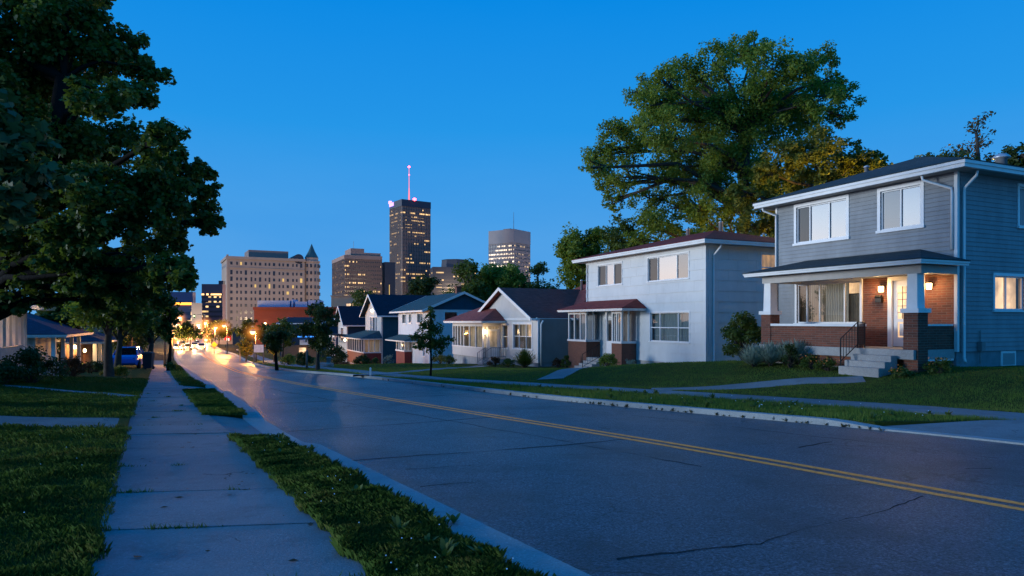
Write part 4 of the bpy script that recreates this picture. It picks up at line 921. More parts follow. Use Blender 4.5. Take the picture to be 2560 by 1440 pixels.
# --- white panelled house
H2 = thing('white_house', 'white panelled two storey house with maroon hipped roof', 'house', (9.38, 32.9, 0), RZ_R)
W1 = (-9.79, -7.18, 3.71, 4.95); W2 = (-4.67, -1.27, 3.7, 4.98); W3 = (-4.46, -1.22, .47, 2.0); S3 = (3.54, 4.9, 3.98, 4.96)
mb = MB(); wall(mb, Tf(), -11.2, 0, -.62, 5.27, [W1, W2, W3], .16, .52, .028, 1.22); mb.build('wall', MT['sidingB'], H2)
mb = MB(); wall(mb, Ts(), .165, 8.5, -.62, 5.27, [S3], .16, .52, .028, 1.22); mb.build('wall', MT['sidingB'], H2)
shellbox(H2, -11.2, 0, 0, 8.5, -1.6, 5.27, 'sidingB', 'r')
mb = MB(); wall(mb, Tf(.05), -11.1, -.05, -1.8, -.622, [], .15); wall(mb, Ts(-.05), .2, 8.4, -1.8, -.622, [], .15); mb.build('foundation', MT['foundw'], H2)
mb = MB(); mb.box(-.03, .024, -.024, .03, -.62, 5.2); mb.build('corner_board', MT['sidingB'], H2)
window(H2, Tf(), *W1, cols=(.33, .66), tw=.06, pane=['glassscreen', 'glass', 'glassscreen'])
window(H2, Tf(), *W2, cols=(.25, .72), tw=.06, pane=['glassscreen', 'glass', 'glasssoft'])
window(H2, Tf(), *W3, cols=(.25, .72), rows=(.48,), tw=.06, pane='glassdim', backs=[(0, .25, 0, 1, 'cur_green'), (.25, .72, 0, 1, 'cur_green'), (.72, 1, 0, 1, 'cur_green')])
window(H2, Ts(), *S3, rows=(.3,), tw=.06, pane='glassdim', back='lit_orange', label='side window lit orange')
bw = MB(); bw.box(-3.1, -2.55, -.05, .03, -1.0, -.68, Tf(.05)); bv = bw.build('basement_vent', MT['foundw'], H2)
bw = MB(); bw.box(-3.03, -2.62, -.04, .036, -.95, -.73, Tf(.05)); bw.build('grille', MT['iron'], bv)
r = hip_roof(H2, -11.9, .65, -.62, 9.1, 5.25, .25, 'roofB', fh=.22)
for a, b, h in ((-6.6, 4.3, .42), (-3.9, 4.4, .5)):
    mb = MB(); mb.lathe(a, b, [(.12, 6.35), (.12, 6.6 + h), (.15, 6.62 + h), (.05, 6.68 + h)], 10); mb.build('vent_pipe', MT['steel'], r, True)
spout(H2, [(.5, .5, 5.25), (.48, .5, 5.12), (.1, .42, 4.75), (.08, .42, 4.6), (.08, .42, -.75), (.2, .36, -.9)], .05)
spout(H2, [(-11.0, -.08, 5.1), (-11.0, -.08, -.9)], .04)
# enclosed porch: two brick piers with windows, recessed door
for (a0, a1, nc, nm_) in ((-11.75, -9.55, 3, 'left'), (-6.75, -5.75, 2, 'right')):
    y0 = -1.0
    mb = MB(); mb.box(a0, a1, y0, -.02, -1.6, .30); mb.build('porch_brick_base', MT['brickB'], H2)
    mb = MB(); mb.box(a0 - .05, a1 + .05, y0 - .05, -.02, .30, .42)
    for a in (a0, a1 - .1): mb.box(a, a + .1, y0, y0 + .1, .42, 2.14)
    for k in range(1, nc): a = a0 + (a1 - a0) * k / nc; mb.box(a - .04, a + .04, y0 + .01, y0 + .09, .42, 2.14)
    for x in (a0, a1 - .09): mb.box(x + .005, x + .085, -.55, -.47, .42, 2.14)
    mb.box(a0 - .02, a1 + .02, y0 - .015, y0 + .115, 1.98, 2.14)
    fr = mb.build('porch_window', MT['white'], H2)
    g = MB(); g.add([(a0, y0 + .05, .42), (a1, y0 + .05, .42), (a1, y0 + .05, 2), (a0, y0 + .05, 2)], [(0, 1, 2, 3)]); g.add([(a1 - .05, y0 + .05, .42), (a1 - .05, -.02, .42), (a1 - .05, -.02, 2), (a1 - .05, y0 + .05, 2)], [(0, 1, 2, 3)]); g.build('pane', MT['glassdim'], fr)
    q = MB(); q.add([(a0 + .12, -.3, .42), (a1 - .12, -.3, .42), (a1 - .12, -.3, 2.1), (a0 + .12, -.3, 2.1)], [(0, 1, 2, 3)]); q.build('curtain', MT['lit_dim' if nm_ == 'right' else 'cur_dark'], fr)
mb = MB(); mb.box(-7.35, -6.76, -1.0, -.9, -1.4, .42); mb.box(-7.4, -7.28, -1.0, -.88, -.8, 2.14); mb.build('porch_panel', MT['white'], H2)
mb = MB(); mb.box(-9.5, -6.8, -1.0, -.02, -1.5, -.62); mb.build('porch_floor', MT['stepc'], H2)
mb = MB(); mb.box(-8.9, -7.9, -.06, -.03, -.62, 1.6); dr = mb.build('door', MT['wood'], H2)
mb = MB(); mb.box(-8.7, -8.1, -.075, -.06, .3, 1.4); mb.build('door_glass', MT['glassdim'], dr)
mb = MB(); mb.box(-9.0, -8.9, -.09, -.02, -.62, 1.7); mb.box(-7.9, -7.8, -.09, -.02, -.62, 1.7); mb.box(-9.0, -7.8, -.09, -.02, 1.7, 1.8); mb.build('door_frame', MT['white'], H2)
mb = MB()
for k in range(4): mb.box(-9.4, -7.9, -1.0 - .3 * (k + 1), -1.0 - .3 * k, -1.7, -.66 - .15 * (k + 1) + .003 * k)
mb.build('steps', MT['stepc'], H2)
railing(H2, [(-7.95, -2.2, -1.2), (-7.95, -1.02, -.64)], .85, 7)
shed_hip(H2, -12.05, -4.8, -1.6, -.02, 2.12, 2.80, 'roofB', hl=.9, hr=.9, soffit='white')

# --- cream bungalow
H3 = thing('cream_bungalow', 'cream bungalow with brown gable roof and glowing sun porch', 'house', (1.77, 46.4, 0), RZ_R)
A1 = (-5.92, -4.96, -.48, 1.28); A2 = (-3.98, -.94, -.42, 1.36)
mb = MB(); wall(mb, Tf(), -6.3, 0, -1.3, 1.72, [A1, A2], .16, .12, .016)
mb.build('wall', MT['sidingC'], H3)
mb = MB(); n = 18; z0, hw, xm, rise = 1.72, 5.0, -5.6, 2.25
for k in range(n):
    za, zb = z0 + rise * k / n, z0 + rise * (k + 1) / n; wa, wb = hw * (1 - k / n), hw * (1 - (k + 1) / n)
    mb.hexa([(xm - wa, -.02, za), (xm + wa, -.02, za), (xm + wa, .15, za), (xm - wa, .15, za), (xm - wb, -.004, zb), (xm + wb, -.004, zb), (xm + wb, .15, zb), (xm - wb, .15, zb)])
mb.build('gable_wall', MT['sidingC'], H3)
mb = MB(); mb.box(-11, -.02, -.06, -.022, 1.62, 1.80); mb.box(-.05, .03, -.03, .05, -1.3, 1.62); mb.build('trim_board', MT['white'], H3)
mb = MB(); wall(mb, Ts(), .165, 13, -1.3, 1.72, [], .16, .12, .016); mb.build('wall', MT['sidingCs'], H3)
shellbox(H3, -13, 0, 0, 13, -1.9, 1.72, 'sidingC', 'r')
mb = MB(); wall(mb, Tf(.04), -6.3, -.04, -2.3, -1.302, [], .15); wall(mb, Ts(-.04), .2, 13, -2.3, -1.302, [], .15); mb.build('foundation', MT['found'], H3)
window(H3, Tf(), *A1, rows=(.5,), tw=.09, pane='glassdim', back='lit_dim')
window(H3, Tf(), *A2, cols=(.3, .68), rows=(.5,), tw=.1, pane='glassdim', backs=[(.3, .68, .5, 1, 'lit_soft'), (.68, 1, .5, 1, 'lit_peach'), (0, .3, 0, 1, 'lit_dim'), (.3, 1, 0, .5, 'lit_dim')])
gable_roof(H3, -11.1, -.2, -.45, 10, 1.66, 2.32, 'roofC')
hip_roof(H3, -11.2, .35, 2.6, 14, 1.62, .56, 'roofC', fh=.2)
hip_roof(H3, -13.9, -5.3, -2.0, 7.5, 1.42, .46, 'roofC', fh=.2, soffit='white')
# sun porch
mb = MB(); wall(mb, Tf(-1.5), -13.07, -6.3, -1.2, -.45, [], .15, .12, .014); wall(mb, Ts(-6.3), -1.34, -.02, -1.2, -.45, [(-1.05, -.2, -1.2, .0)], .12); mb.box(-13.07, -6.3, -1.5, -1.36, 1.16, 1.44); mb.box(-6.42, -6.3, -1.36, -.02, 1.16, 1.44); mb.box(-13.07, -12.95, -1.36, -.02, -1.2, 1.44); mb.build('porch_wall', MT['sidingC'], H3)
mb = MB(); mb.box(-13.0, -6.35, -1.45, -.02, -2.3, -1.2); mb.build('porch_base', MT['foundw'], H3)
mb = MB(); cs_ = [-13.07, -12.5, -11.9, -11.2, -10.5, -9.2, -7.9, -6.42]
for c in cs_: mb.box(c, c + .12, -1.5, -1.38, -.45, 1.16)
mb.box(-12.95, -6.42, -1.49, -1.39, .35, .42) if False else None
mb.box(-13.1, -6.27, -1.55, -1.36, -.50, -.43); mb.box(-6.42, -6.30, -.14, -.02, -1.2, 1.16); mb.box(-6.42, -6.30, -1.15, -1.05, -.45, 1.16)
pw = mb.build('porch_window', MT['white'], H3)
g = MB(); g.add([(-13, -1.44, -.43), (-6.4, -1.44, -.43), (-6.4, -1.44, 1.16), (-13, -1.44, 1.16)], [(0, 1, 2, 3)]); g.build('pane', MT['glassdim'], pw)
q = MB(); q.add([(-12.9, -.16, -.6), (-6.5, -.16, -.6), (-6.5, -.16, 1.4), (-12.9, -.16, 1.4)], [(0, 1, 2, 3)]); q.build('lit_room', MT['lit_soft'], pw)
mb = MB(); mb.box(-6.40, -6.33, -1.03, -.16, -1.2, .95); dr = mb.build('door', MT['white'], H3)
mb = MB(); mb.box(-6.34, -6.32, -.9, -.3, -.4, .8); mb.build('door_glass', MT['lit_soft'], dr)
mb = MB(); mb.box(-6.28, -6.18, -1.38, -1.28, .6, .9); ln = mb.build('wall_lantern', MT['lamp_warm'], H3)
light('porch_light', (-6.05, -1.35, .7), 26, (1, .66, .32), .06, H3); light('porch_room_light', (-9, -.8, .9), 14, (1, .7, .36), .1, H3)
mb = MB(); mb.box(-6.25, -5.1, -1.35, -.05, -2.2, -1.22)
for k in range(2): mb.box(-6.2, -5.2, -1.35 - .3 * (k + 1), -1.35 - .3 * k, -2.2, -1.22 - .16 * (k + 1) + .003 * k)
mb.build('steps', MT['stepc'], H3)
railing(H3, [(-6.2, -1.95, -1.62), (-6.2, -1.3, -1.22)], .8, 4, 'greym', .02); railing(H3, [(-5.15, -1.3, -1.22), (-5.15, -.1, -1.22)], .8, 7, 'greym', .02); railing(H3, [(-5.15, -1.95, -1.62), (-5.15, -1.3, -1.22)], .8, 4, 'greym', .02)
spout(H3, [(.2, .3, 1.6), (.1, .2, 1.35), (.08, .2, -1.5)], .06)
mb = MB(); mb.lathe(-5.2, 6.5, [(.1, 3.6), (.1, 4.75), (.14, 4.77), (.05, 4.85)], 8); mb.build('vent_pipe', MT['steel'], H3, True)

# --- white brick house with the teal side gable
H4 = thing('teal_gable_house', 'white painted house with teal roof and teal side gable', 'house', (-8.07, 66.6, 0), RZ_R)
o1, o2, o3 = (-9.85, -8.4, 1.34, 2.33), (-7.2, -6.3, 1.4, 2.36), (-4.15, -2.2, 1.4, 2.38); o4 = (-2.1, -1.5, -1.9, -.8)
mb = MB(); wall(mb, Tf(), -11.5, 0, -3.2, 2.72, [o1, o2, o3, o4], .16, .2, .01); mb.build('wall', MT['sidingD'], H4)
o5 = (1.54, 2.9, 1.68, 2.5)
mb = MB(); wall(mb, Ts(), .165, 7, -3.2, 2.72, [o5], .16, .2, .01); mb.build('wall', MT['sidingD'], H4)
shellbox(H4, -11.5, 0, 0, 7, -3.6, 2.72, 'sidingD', 'r')
mb = MB(); mb.add([(.0, -.3, 2.70), (.0, 7.3, 2.70), (.0, 3.5, 4.34), (-.15, -.3, 2.70), (-.15, 7.3, 2.70), (-.15, 3.5, 4.34)], [(0, 1, 2), (5, 4, 3), (0, 2, 5, 3), (1, 4, 5, 2), (0, 3, 4, 1)]); mb.build('gable_wall', MT['teal'], H4)
mb = MB(); mb.box(.004, .05, -.3, 7.3, 2.64, 2.72); mb.build('trim_board', MT['white'], H4)
r = gable_roof(H4, -12.2, .35, -.8, 7.8, 2.55, 1.85, 'roofD', axis='x')
for o_ in (o1, o3): window(H4, Tf(), *o_, cols=(.5,), tw=.12, pane='glassdim', back='cur_dark')
window(H4, Tf(), *o2, cols=(.5,), tw=.12, pane='glassdim', back='cur_dark'); window(H4, Tf(), *o4, tw=.1, pane='glassdim', back='lit_dim'); window(H4, Ts(), *o5, tw=.1, pane='glassdim')
mb = MB(); mb.box(-1.9, -1.3, 3.3, 3.8, 4.0, 5.05); mb.box(-1.98, -1.22, 3.22, 3.88, 5.05, 5.15); mb.build('chimney', MT['brickB'], r)
mb = MB(); mb.box(-9.5, -6.1, -.8, -.01, -3.3, -1.65); mb.build('bay_base', MT['redwood'], H4)
mb = MB(); mb.box(-9.58, -6.04, -.88, -.01, -1.65, -1.5)
for a in (-9.5, -8.4, -7.3, -6.22): mb.box(a, a + .12, -.8, -.68, -1.5, -.5)
mb.box(-6.22, -6.10, -.42, -.34, -1.5, -.5); fr = mb.build('bay_window', MT['white'], H4)
g = MB(); g.add([(-9.5, -.74, -1.5), (-6.15, -.74, -1.5), (-6.15, -.74, -.5), (-9.5, -.74, -.5)], [(0, 1, 2, 3)]); g.add([(-6.15, -.74, -1.5), (-6.15, -.01, -1.5), (-6.15, -.01, -.5), (-6.15, -.74, -.5)], [(0, 1, 2, 3)]); g.build('pane', MT['glassdim'], fr)
q = MB(); q.add([(-9.4, -.2, -1.5), (-6.3, -.2, -1.5), (-6.3, -.2, -.5), (-9.4, -.2, -.5)], [(0, 1, 2, 3)]); q.build('lit_room', MT['lit_dim'], fr)
shed_hip(H4, -11.6, -3.6, -1.5, -.01, -.56, .12, 'roofD', hl=.6, hr=1.4, soffit='white')

# --- steep gabled house with the red porch
H5 = thing('steep_gable_house', 'navy roofed house with steep white front gable and dark red porch', 'house', (-15.4, 80.2, 0), RZ_R)
w5 = [(-5.7, -4.9, .4, 2.1), (-4.5, -3.3, .4, 2.1), (-2.9, -2.2, .4, 2.1)]
mb = MB(); wall(mb, Tf(), -8.5, 0, -4.0, 2.3, w5, .16, .2, .01); mb.build('wall', MT['sidingC'], H5)
mb = MB(); mb.add([(-8.9, -.01, 2.28), (.1, -.01, 2.28), (-4.4, -.01, 4.75), (-8.9, .14, 2.28), (.1, .14, 2.28), (-4.4, .14, 4.75)], [(0, 1, 2), (5, 4, 3), (0, 2, 5, 3), (1, 4, 5, 2), (0, 3, 4, 1)]); mb.build('gable_wall', MT['sidingC'], H5)
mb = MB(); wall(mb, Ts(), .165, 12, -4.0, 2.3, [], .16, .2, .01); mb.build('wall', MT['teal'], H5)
shellbox(H5, -8.5, 0, 0, 12, -4.2, 2.3, 'sidingC', 'r')
for o_ in w5: window(H5, Tf(), *o_, tw=.1, pane='glassdim', back='cur_dark')
gable_roof(H5, -9.2, .4, -.6, 12.5, 2.15, 2.65, 'roofE')
mb = MB(); mb.lathe(-4.4, -.12, [(.02, 2.72), (.16, 2.8), (.16, 2.98), (.02, 3.06)], 10); mb.build('gable_lamp', MT['lamp_warm'], H5)
mb = MB(); mb.box(-9.6, 0, -2.1, -2.0, -3.6, -2.15); mb.box(-.1, 0, -2.0, -.02, -3.6, -2.15); mb.build('porch_boards', MT['redwood'], H5)
mb = MB(); mb.box(-9.7, .04, -2.15, -1.95, -2.15, -2.03); mb.box(-.14, .04, -1.95, -.02, -2.15, -2.03)
for k in range(8): a = -9.6 + 9.48 * k / 7; mb.box(a, a + .12, -2.1, -1.98, -2.03, -.55)
for k in range(1, 4): y = -2.1 + 2.0 * k / 3; mb.box(-.12, 0, y - .1, y, -2.03, -.55)
pw = mb.build('porch_frame', MT['white'], H5)
mb = MB(); mb.box(-9.5, -.15, -.06, -.02, -2.6, -.6); mb.build('lit_room', MT['lit_dim'], H5)
mb = MB(); mb.box(-9.6, -.05, -2.0, -.02, -3.9, -3.0); mb.build('porch_floor', MT['foundw'], H5)
light('porch_light', (-3.0, -1.0, -.75), 6, (1, .62, .3), .1, H5); light('porch_light', (-9.9, -2.4, -.8), 8, (1, .7, .4), .1, H5)
mb = MB(); mb.lathe(-9.95, -2.35, [(.03, -1.0), (.13, -.95), (.13, -.75), (.03, -.66)], 10); mb.build('porch_lantern', MT['lamp_warm'], H5)
shed_hip(H5, -11.2, .6, -2.6, -.01, -.56, .45, 'roofD', hl=3.0, hr=1.6, soffit='white')
# --- navy house beyond
H6 = thing('navy_house', 'navy sided house with narrow white gable half hidden by the bushy tree', 'house', (-22.7, 93.4, 0), RZ_R)
mb = MB(); wall(mb, Tf(), -6.4, 0, -4.6, 1.1, [(-4.2, -2.4, -1.2, .7)], .16); mb.build('wall', MT['sidingC'], H6)
window(H6, Tf(), -4.2, -2.4, -1.2, .7, cols=(.5,), tw=.12, pane='glassdim', back='lit_dim')
mb = MB(); mb.add([(-6.6, -.01, 1.08), (.2, -.01, 1.08), (-3.2, -.01, 3.5), (-6.6, .14, 1.08), (.2, .14, 1.08), (-3.2, .14, 3.5)], [(0, 1, 2), (5, 4, 3), (0, 2, 5, 3), (1, 4, 5, 2), (0, 3, 4, 1)]); mb.build('gable_wall', MT['sidingC'], H6)
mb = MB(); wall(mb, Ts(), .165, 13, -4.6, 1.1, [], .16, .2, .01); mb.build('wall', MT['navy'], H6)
shellbox(H6, -6.4, 0, 0, 13, -4.6, 1.1, 'navy', 'r'); gable_roof(H6, -7.0, .5, -.6, 13.5, .95, 2.7, 'roofE')
mb = MB()
for k in range(4): a = -6.2 + 6.0 * k / 3; mb.box(a, a + .16, -1.6, -1.44, -4.4, -.6)
mb.box(-6.4, .1, -1.7, -1.3, -.6, -.35); mb.box(-6.4, .1, -1.65, -1.5, -1.2, -1.05); mb.build('porch_frame', MT['white'], H6)
mb = MB(); mb.box(-6.5, .2, -1.8, -.02, -.35, -.2); mb.build('porch_roof', MT['roofE'], H6)

# --- houses on the other side of the street
HA = thing('porch_house', 'pale house with pillared raised porch and iron stair rail', 'house', (-21.4, 30.0, 0), RZ_L)
mb = MB(); wall(mb, Tf(1.6), -9, 0, -.1, 2.0, [], .16, .2, .01); wall(mb, Ts(), 0, 8, -1.4, 2.0, [], .16); mb.build('wall', MT['sidingC'], HA); shellbox(HA, -9, 0, 1.6, 8, -1.4, 2.0, 'sidingC', 'r')
mb = MB(); mb.box(-9, 0, 0, 1.6, -1.5, -.1); mb.build('porch_floor', MT['foundw'], HA)
for k in range(9):
    mb = MB(); a = -.5 - .98 * k; mb.box(a - .02, a + .5, .02, .22, -.1, 1.92); mb.build('pillar', MT['white'], HA)
mb = MB(); mb.box(-9.1, .1, .0, .26, 1.90, 2.06); mb.build('porch_beam', MT['white'], HA)
hip_roof(HA, -9.9, .9, -.9, 8.8, 2.02, .42, 'roofF', fh=.2, soffit='white')
railing(HA, [(-9, -.05, -.1), (-1.2, -.05, -.1)], .62, 60, 'steel', .018); railing(HA, [(-.02, -.05, -.1), (-.02, -1.35, -1.02)], .62, 9, 'steel', .02); railing(HA, [(-1.25, -.05, -.1), (-1.25, -1.35, -1.02)], .62, 9, 'steel', .02)
mb = MB()
for k in range(5): mb.box(-1.2, -.06, -.26 * (k + 1), -.26 * k, -1.5, -.1 - .19 * (k + 1) + .003 * k)
mb.build('steps', MT['foundw'], HA)
light('porch_light', (-3.2, -1.4, 1.5), 30, (1, .62, .34), .1, HA)
HB = thing('blue_roof_house', 'low house under a big dark blue roof with white eaves', 'house', (-28.2, 42.0, 0), RZ_L)
mb = MB(); wall(mb, Tf(1.2), 0, 10, -1.6, .6, [], .16); wall(mb, Tl(), 1.04, 9, -1.6, .6, [(1.9, 4.0, -1.0, .3)], .16); mb.build('wall', MT['sidingC'], HB); shellbox(HB, 0, 10, 1.2, 9, -1.6, .6, 'sidingC', 'l')
window(HB, Tl(), 1.9, 4.0, -1.0, .3, tw=.1, pane='glassdim', back='cur_dark')
for k in range(4): mb = MB(); mb.box(.0 + 3.2 * k, .22 + 3.2 * k, .0, .22, -1.7, .6); mb.build('porch_post', MT['white'], HB)
hip_roof(HB, -.7, 10.6, -.7, 9.8, .56, .40, 'roofF', fh=.2, soffit='white')
HC = thing('brick_house', 'low orange brick house with bright lamp under its eaves', 'house', (-33.0, 54.0, 0), RZ_L)
mb = MB(); wall(mb, Tf(1.3), 0, 10, -2.6, -.2, [], .16); wall(mb, Tl(), 1.14, 10, -2.6, -.2, [], .16); mb.build('wall', MT['brickC'], HC); shellbox(HC, 0, 10, 1.3, 10, -2.6, -.2, 'brickC', 'l')
for k in range(4): mb = MB(); mb.box(.0 + 3.0 * k, .25 + 3.0 * k, .0, .25, -2.6, -.2); mb.build('porch_post', MT['white'], HC)
hip_roof(HC, -.7, 10.6, -.7, 10.6, -.22, .36, 'roofF', fh=.2, soffit='white')
mb = MB(); mb.lathe(-.14, 1.45, [(.03, -.62), (.12, -.58), (.12, -.36), (.03, -.3)], 10); mb.build('wall_lantern', MT['lamp_warm'], HC); light('eaves_light', (-.32, 1.4, -.5), 420, (1, .62, .26), .08, HC)
mb = MB(); mb.lathe(.8, .9, [(.03, -.92), (.1, -.88), (.1, -.7), (.03, -.64)], 10); mb.build('wall_lantern', MT['lamp_warm'], HC); light('porch_light', (.8, .7, -.8), 20, (1, .62, .26), .08, HC)

# shrubs
GS1 = 'shrubs at the house fronts'
shrub('tall loose dark shrub between the grey and white houses', 9.3, 27.2, 2.2, 1.0, 3800, .13, LEAF['mid'], 1)
for i, (px, y) in enumerate(((1885, 23.9), (1925, 23.7), (1965, 23.6), (1995, 23.5))):
    x = (px - CX) / F * y; shrub('silvery sage clump %s the grey house porch wall' % ('farthest along', 'second along', 'third along', 'nearest the steps of')[i], x, y, .85, .55, 1900, .10, LEAF['sage'], 40 + i, 'sage_plant', 'silver sage clumps below the porch', spiky=True)
shrub('dark bush against the brick porch wall', 9.4, 23.0, .9, .42, 700, .07, LEAF['dark'], 2, group=GS1)
for i, (px, y, h, la) in enumerate(((2030, 22.4, .5, 'yellow green flowering clump left of the concrete steps'), (2070, 21.8, .45, 'small flowering clump touching the concrete steps'), (2250, 19.6, .28, 'low orange flowered clump at the foot of the brick pillar'), (2350, 19.4, .45, 'dark leafy clump right of the brick pillar'))):
    x = (px - CX) / F * y; q = shrub(la, x, y, h, .42, 600, .07, LEAF['weedleaf'] if 'weedleaf' in LEAF else LEAF['mid'], 60 + i, 'flower_clump', 'flower clumps by the lit porch')
    V, k = leaf_cloud(np.array([(0, 0, h * .8)]), np.array([.4]), 40, .045, ((-.5, 0), (0, .5), (.5, 0), (0, -.5)), .5); np_mesh('blossom', V, k, MT['orangefl'], q)
def sh(la, px, y, h, R, leaf, seed, n=1100, s=.09, **k): return shrub(la, (px - CX) / F * y, y, h, R, n, s, LEAF[leaf], seed, group=GS1, **k)
sh('round yellow green shrub by the white house steps', 1520, 36.6, .95, .62, 'ash', 71, 1600); sh('thin grey green shrub beside the white house brick base', 1575, 36.0, .6, .4, 'sage', 72, 400)
sh('large dark spiky shrub at the cream bungalow corner', 1312, 45.2, 1.3, .9, 'mid', 73, 2200, .12, spiky=True); sh('reddish shrub right of the bungalow steps', 1238, 46.5, .75, .5, 'rust', 74); sh('small green shrub under the bungalow front window', 1270, 46.3, .6, .5, 'mid', 75)
sh('small rusty shrub beside the bungalow side wall', 1395, 43, .7, .4, 'rust', 76); sh('leafy shrub at the left corner of the white house steps', 1415, 41.5, .9, .35, 'mid', 77)
sh('dark clipped round hedge before the red porch', 906, 62, 1.0, .85, 'dark', 78, 2000, .12); sh('green round bush right of the clipped hedge', 940, 63, .8, .5, 'mid', 79); sh('dusty bush before the white wall of the teal gable house', 972, 63, 1.1, .6, 'sage', 80, 700); sh('yellow green bush beside the teal gable house wall', 1100, 58, .95, .85, 'yellow', 81, 1500); sh('dark bush at the left end of the bungalow', 1122, 55, .8, .6, 'mid', 82)
sh('broad dark clipped hedge before the bushy young tree', 757, 56, 1.3, .9, 'dark', 83, 2400, .13); sh('olive hedge clump left of the broad dark hedge', 722, 60, 1.0, .9, 'ash', 84, 1500, .13)
sh('dark shrub mass between the bushy tree and the red porch', 840, 66, 2.0, 1.6, 'dark', 85, 2600, .16); sh('rust red shrub at the red porch corner', 855, 70, 1.2, .8, 'rust', 86)
GS2 = 'shrubs on the opposite lawns'
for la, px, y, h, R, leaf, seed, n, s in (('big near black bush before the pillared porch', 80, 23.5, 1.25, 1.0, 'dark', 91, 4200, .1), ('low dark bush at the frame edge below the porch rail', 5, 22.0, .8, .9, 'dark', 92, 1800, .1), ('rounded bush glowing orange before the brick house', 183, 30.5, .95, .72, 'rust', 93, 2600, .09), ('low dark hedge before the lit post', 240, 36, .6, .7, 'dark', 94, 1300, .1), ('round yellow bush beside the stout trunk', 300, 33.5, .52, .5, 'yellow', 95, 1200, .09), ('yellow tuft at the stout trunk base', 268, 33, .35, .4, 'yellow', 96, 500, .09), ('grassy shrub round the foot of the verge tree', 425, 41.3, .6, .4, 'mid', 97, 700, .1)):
    x = (px - CX) / F * y; shrub(la, x, y, h, R, n, s, LEAF[leaf], seed, group=GS2)

# ------------------------------------------------------------------ street furniture
def halomat():
    m, nt, out = nm('emissive_lamp_halo'); ln = N(nt, 'ShaderNodeVectorMath', operation='LENGTH'); L(nt, objco(nt), ln.inputs[0])
    f = math_(nt, 'POWER', math_(nt, 'SUBTRACT', 1., ln.outputs['Value'], True), 4.2)
    e = N(nt, 'ShaderNodeEmission'); e.inputs[0].default_value = (1, .33, .05, 1); L(nt, math_(nt, 'MULTIPLY', f, 1.5), e.inputs[1]); L(nt, e.outputs[0], out.inputs['Volume']); return m  # emissive volume standing in for the glow round each lamp
MT['halo'] = halomat()
def halo(parent, x, z, R):
    mb = MB(); mb.lathe(0, 0, [(.02, -1)] + [(math.sin(pi * k / 10), -math.cos(pi * k / 10)) for k in range(1, 10)] + [(.02, 1)], 16)
    o = mb.build('glow_halo', MT['halo'], parent); o.location = (x, 0, z); o.scale = (R, R, R)
def street_lamp(label, x, y, h, side, lens='lamp_street', power=900, arm=1.0, rad=.2, col=(1, .43, .10), z=None, sag=0.):
    z0 = gz(x, y) if z is None else z
    t = thing('street_lamp', label, 'street lamp', (x, y, z0), 0, 'lit street lamps down the road')
    mb = MB(); mb.tube([(0, 0, -.2), (0, 0, h * .5), (0, 0, h * .92)], [.11, .09, .07], 10); mb.build('pole', MT['wood'], t, True)
    mb = MB(); mb.tube([(0, 0, h * .92), (side * arm * .15, 0, h * .985), (side * arm * .5, 0, h * 1.01), (side * arm, 0, h)], [.06, .05, .045, .04], 8); mb.build('arm', MT['greym'], t, True)
    mb = MB(); a = side * arm; mb.lathe(a, 0, [(.02, h + .22), (rad * .7, h + .16), (rad * 1.05, h + .02), (rad * 1.05, h - .01)], 12); mb.build('lamp_head', MT['greym'], t, True)
    mb = MB(); mb.lathe(a, 0, [(rad, h - .012), (rad * .95, h - rad * .6), (rad * .55, h - rad * 1.1), (.02, h - rad * 1.25)], 12); mb.build('lamp_lens', MT[lens], t, True)
    halo(t, a, h - rad * .5, 1.1 + y * .0105)
    if power: light('lamp_light', (a, 0, h - rad * 1.3 - .06), power * 3.2, col, .05, t)
    return t
def L_(la, px, py, y, pxb, side, lens='lamp_street', power=900, rad=.25, col=(1, .40, .08)):
    q = meas(px, py, y); xb = (pxb - CX) / F * y; z0 = gz(xb, y); street_lamp(la, xb, y, q.z - z0, side, lens, power, max(.2, abs(q.x - xb)), rad, col)
L_('curved lamp post with the brightest orange glow near the notice board', 632, 828, 82, 640, -1, power=900, rad=.32)
L_('tall lamp on a wooden post at the road bend', 560, 813, 128, 568, -1, power=2200, rad=.32)
L_('lamp to the left of the tall wooden post', 537, 818, 165, 537, 1, power=1800, rad=.38)
L_('white lamp over the street end with dark mast', 496, 811, 210, 498, -1, 'lamp_white', 2500, .45, (1, .85, .65))
L_('orange lamp on the left kerb of the street end', 455, 812, 150, 447, 1, power=2400, rad=.40)
L_('lower orange lamp left of the headlights', 459, 824, 175, 452, 1, power=2000, rad=.40)
L_('white lamp high on the left above the street end', 449, 793, 240, 440, 1, 'lamp_white', 2500, .5, (1, .85, .65))
L_('pair lamp beside the white lamp at the street end', 514, 806, 230, 520, -1, power=2500, rad=.45)
L_('small far lamp just above the headlights', 471, 834, 205, 464, 1, power=2500, rad=.45)
L_('far orange lamp left of the headlights row', 440, 843, 165, 430, 1, power=1500, rad=.40)
L_('orange lamp in the tree leaves over the left sidewalk', 418, 790, 60, 412, 1, power=700, rad=.2)
L_('farthest lamp under the orange sign', 430, 790, 260, 420, 1, 'lamp_white', 0, .5)
L_('far lamp over the right lane of the street end', 515, 848, 180, 527, -1, power=1800, rad=.38)
L_('tiny lamp left of the white street end lamp', 476, 845, 195, 468, 1, power=0, rad=.42)
def far_lamp(label, px, py, y, rad=.42):
    q = meas(px, py, y); z0 = float(base(y)); street_lamp(label, q.x, y, q.z - z0, .01, 'lamp_street', 0, .01, rad, z=z0)
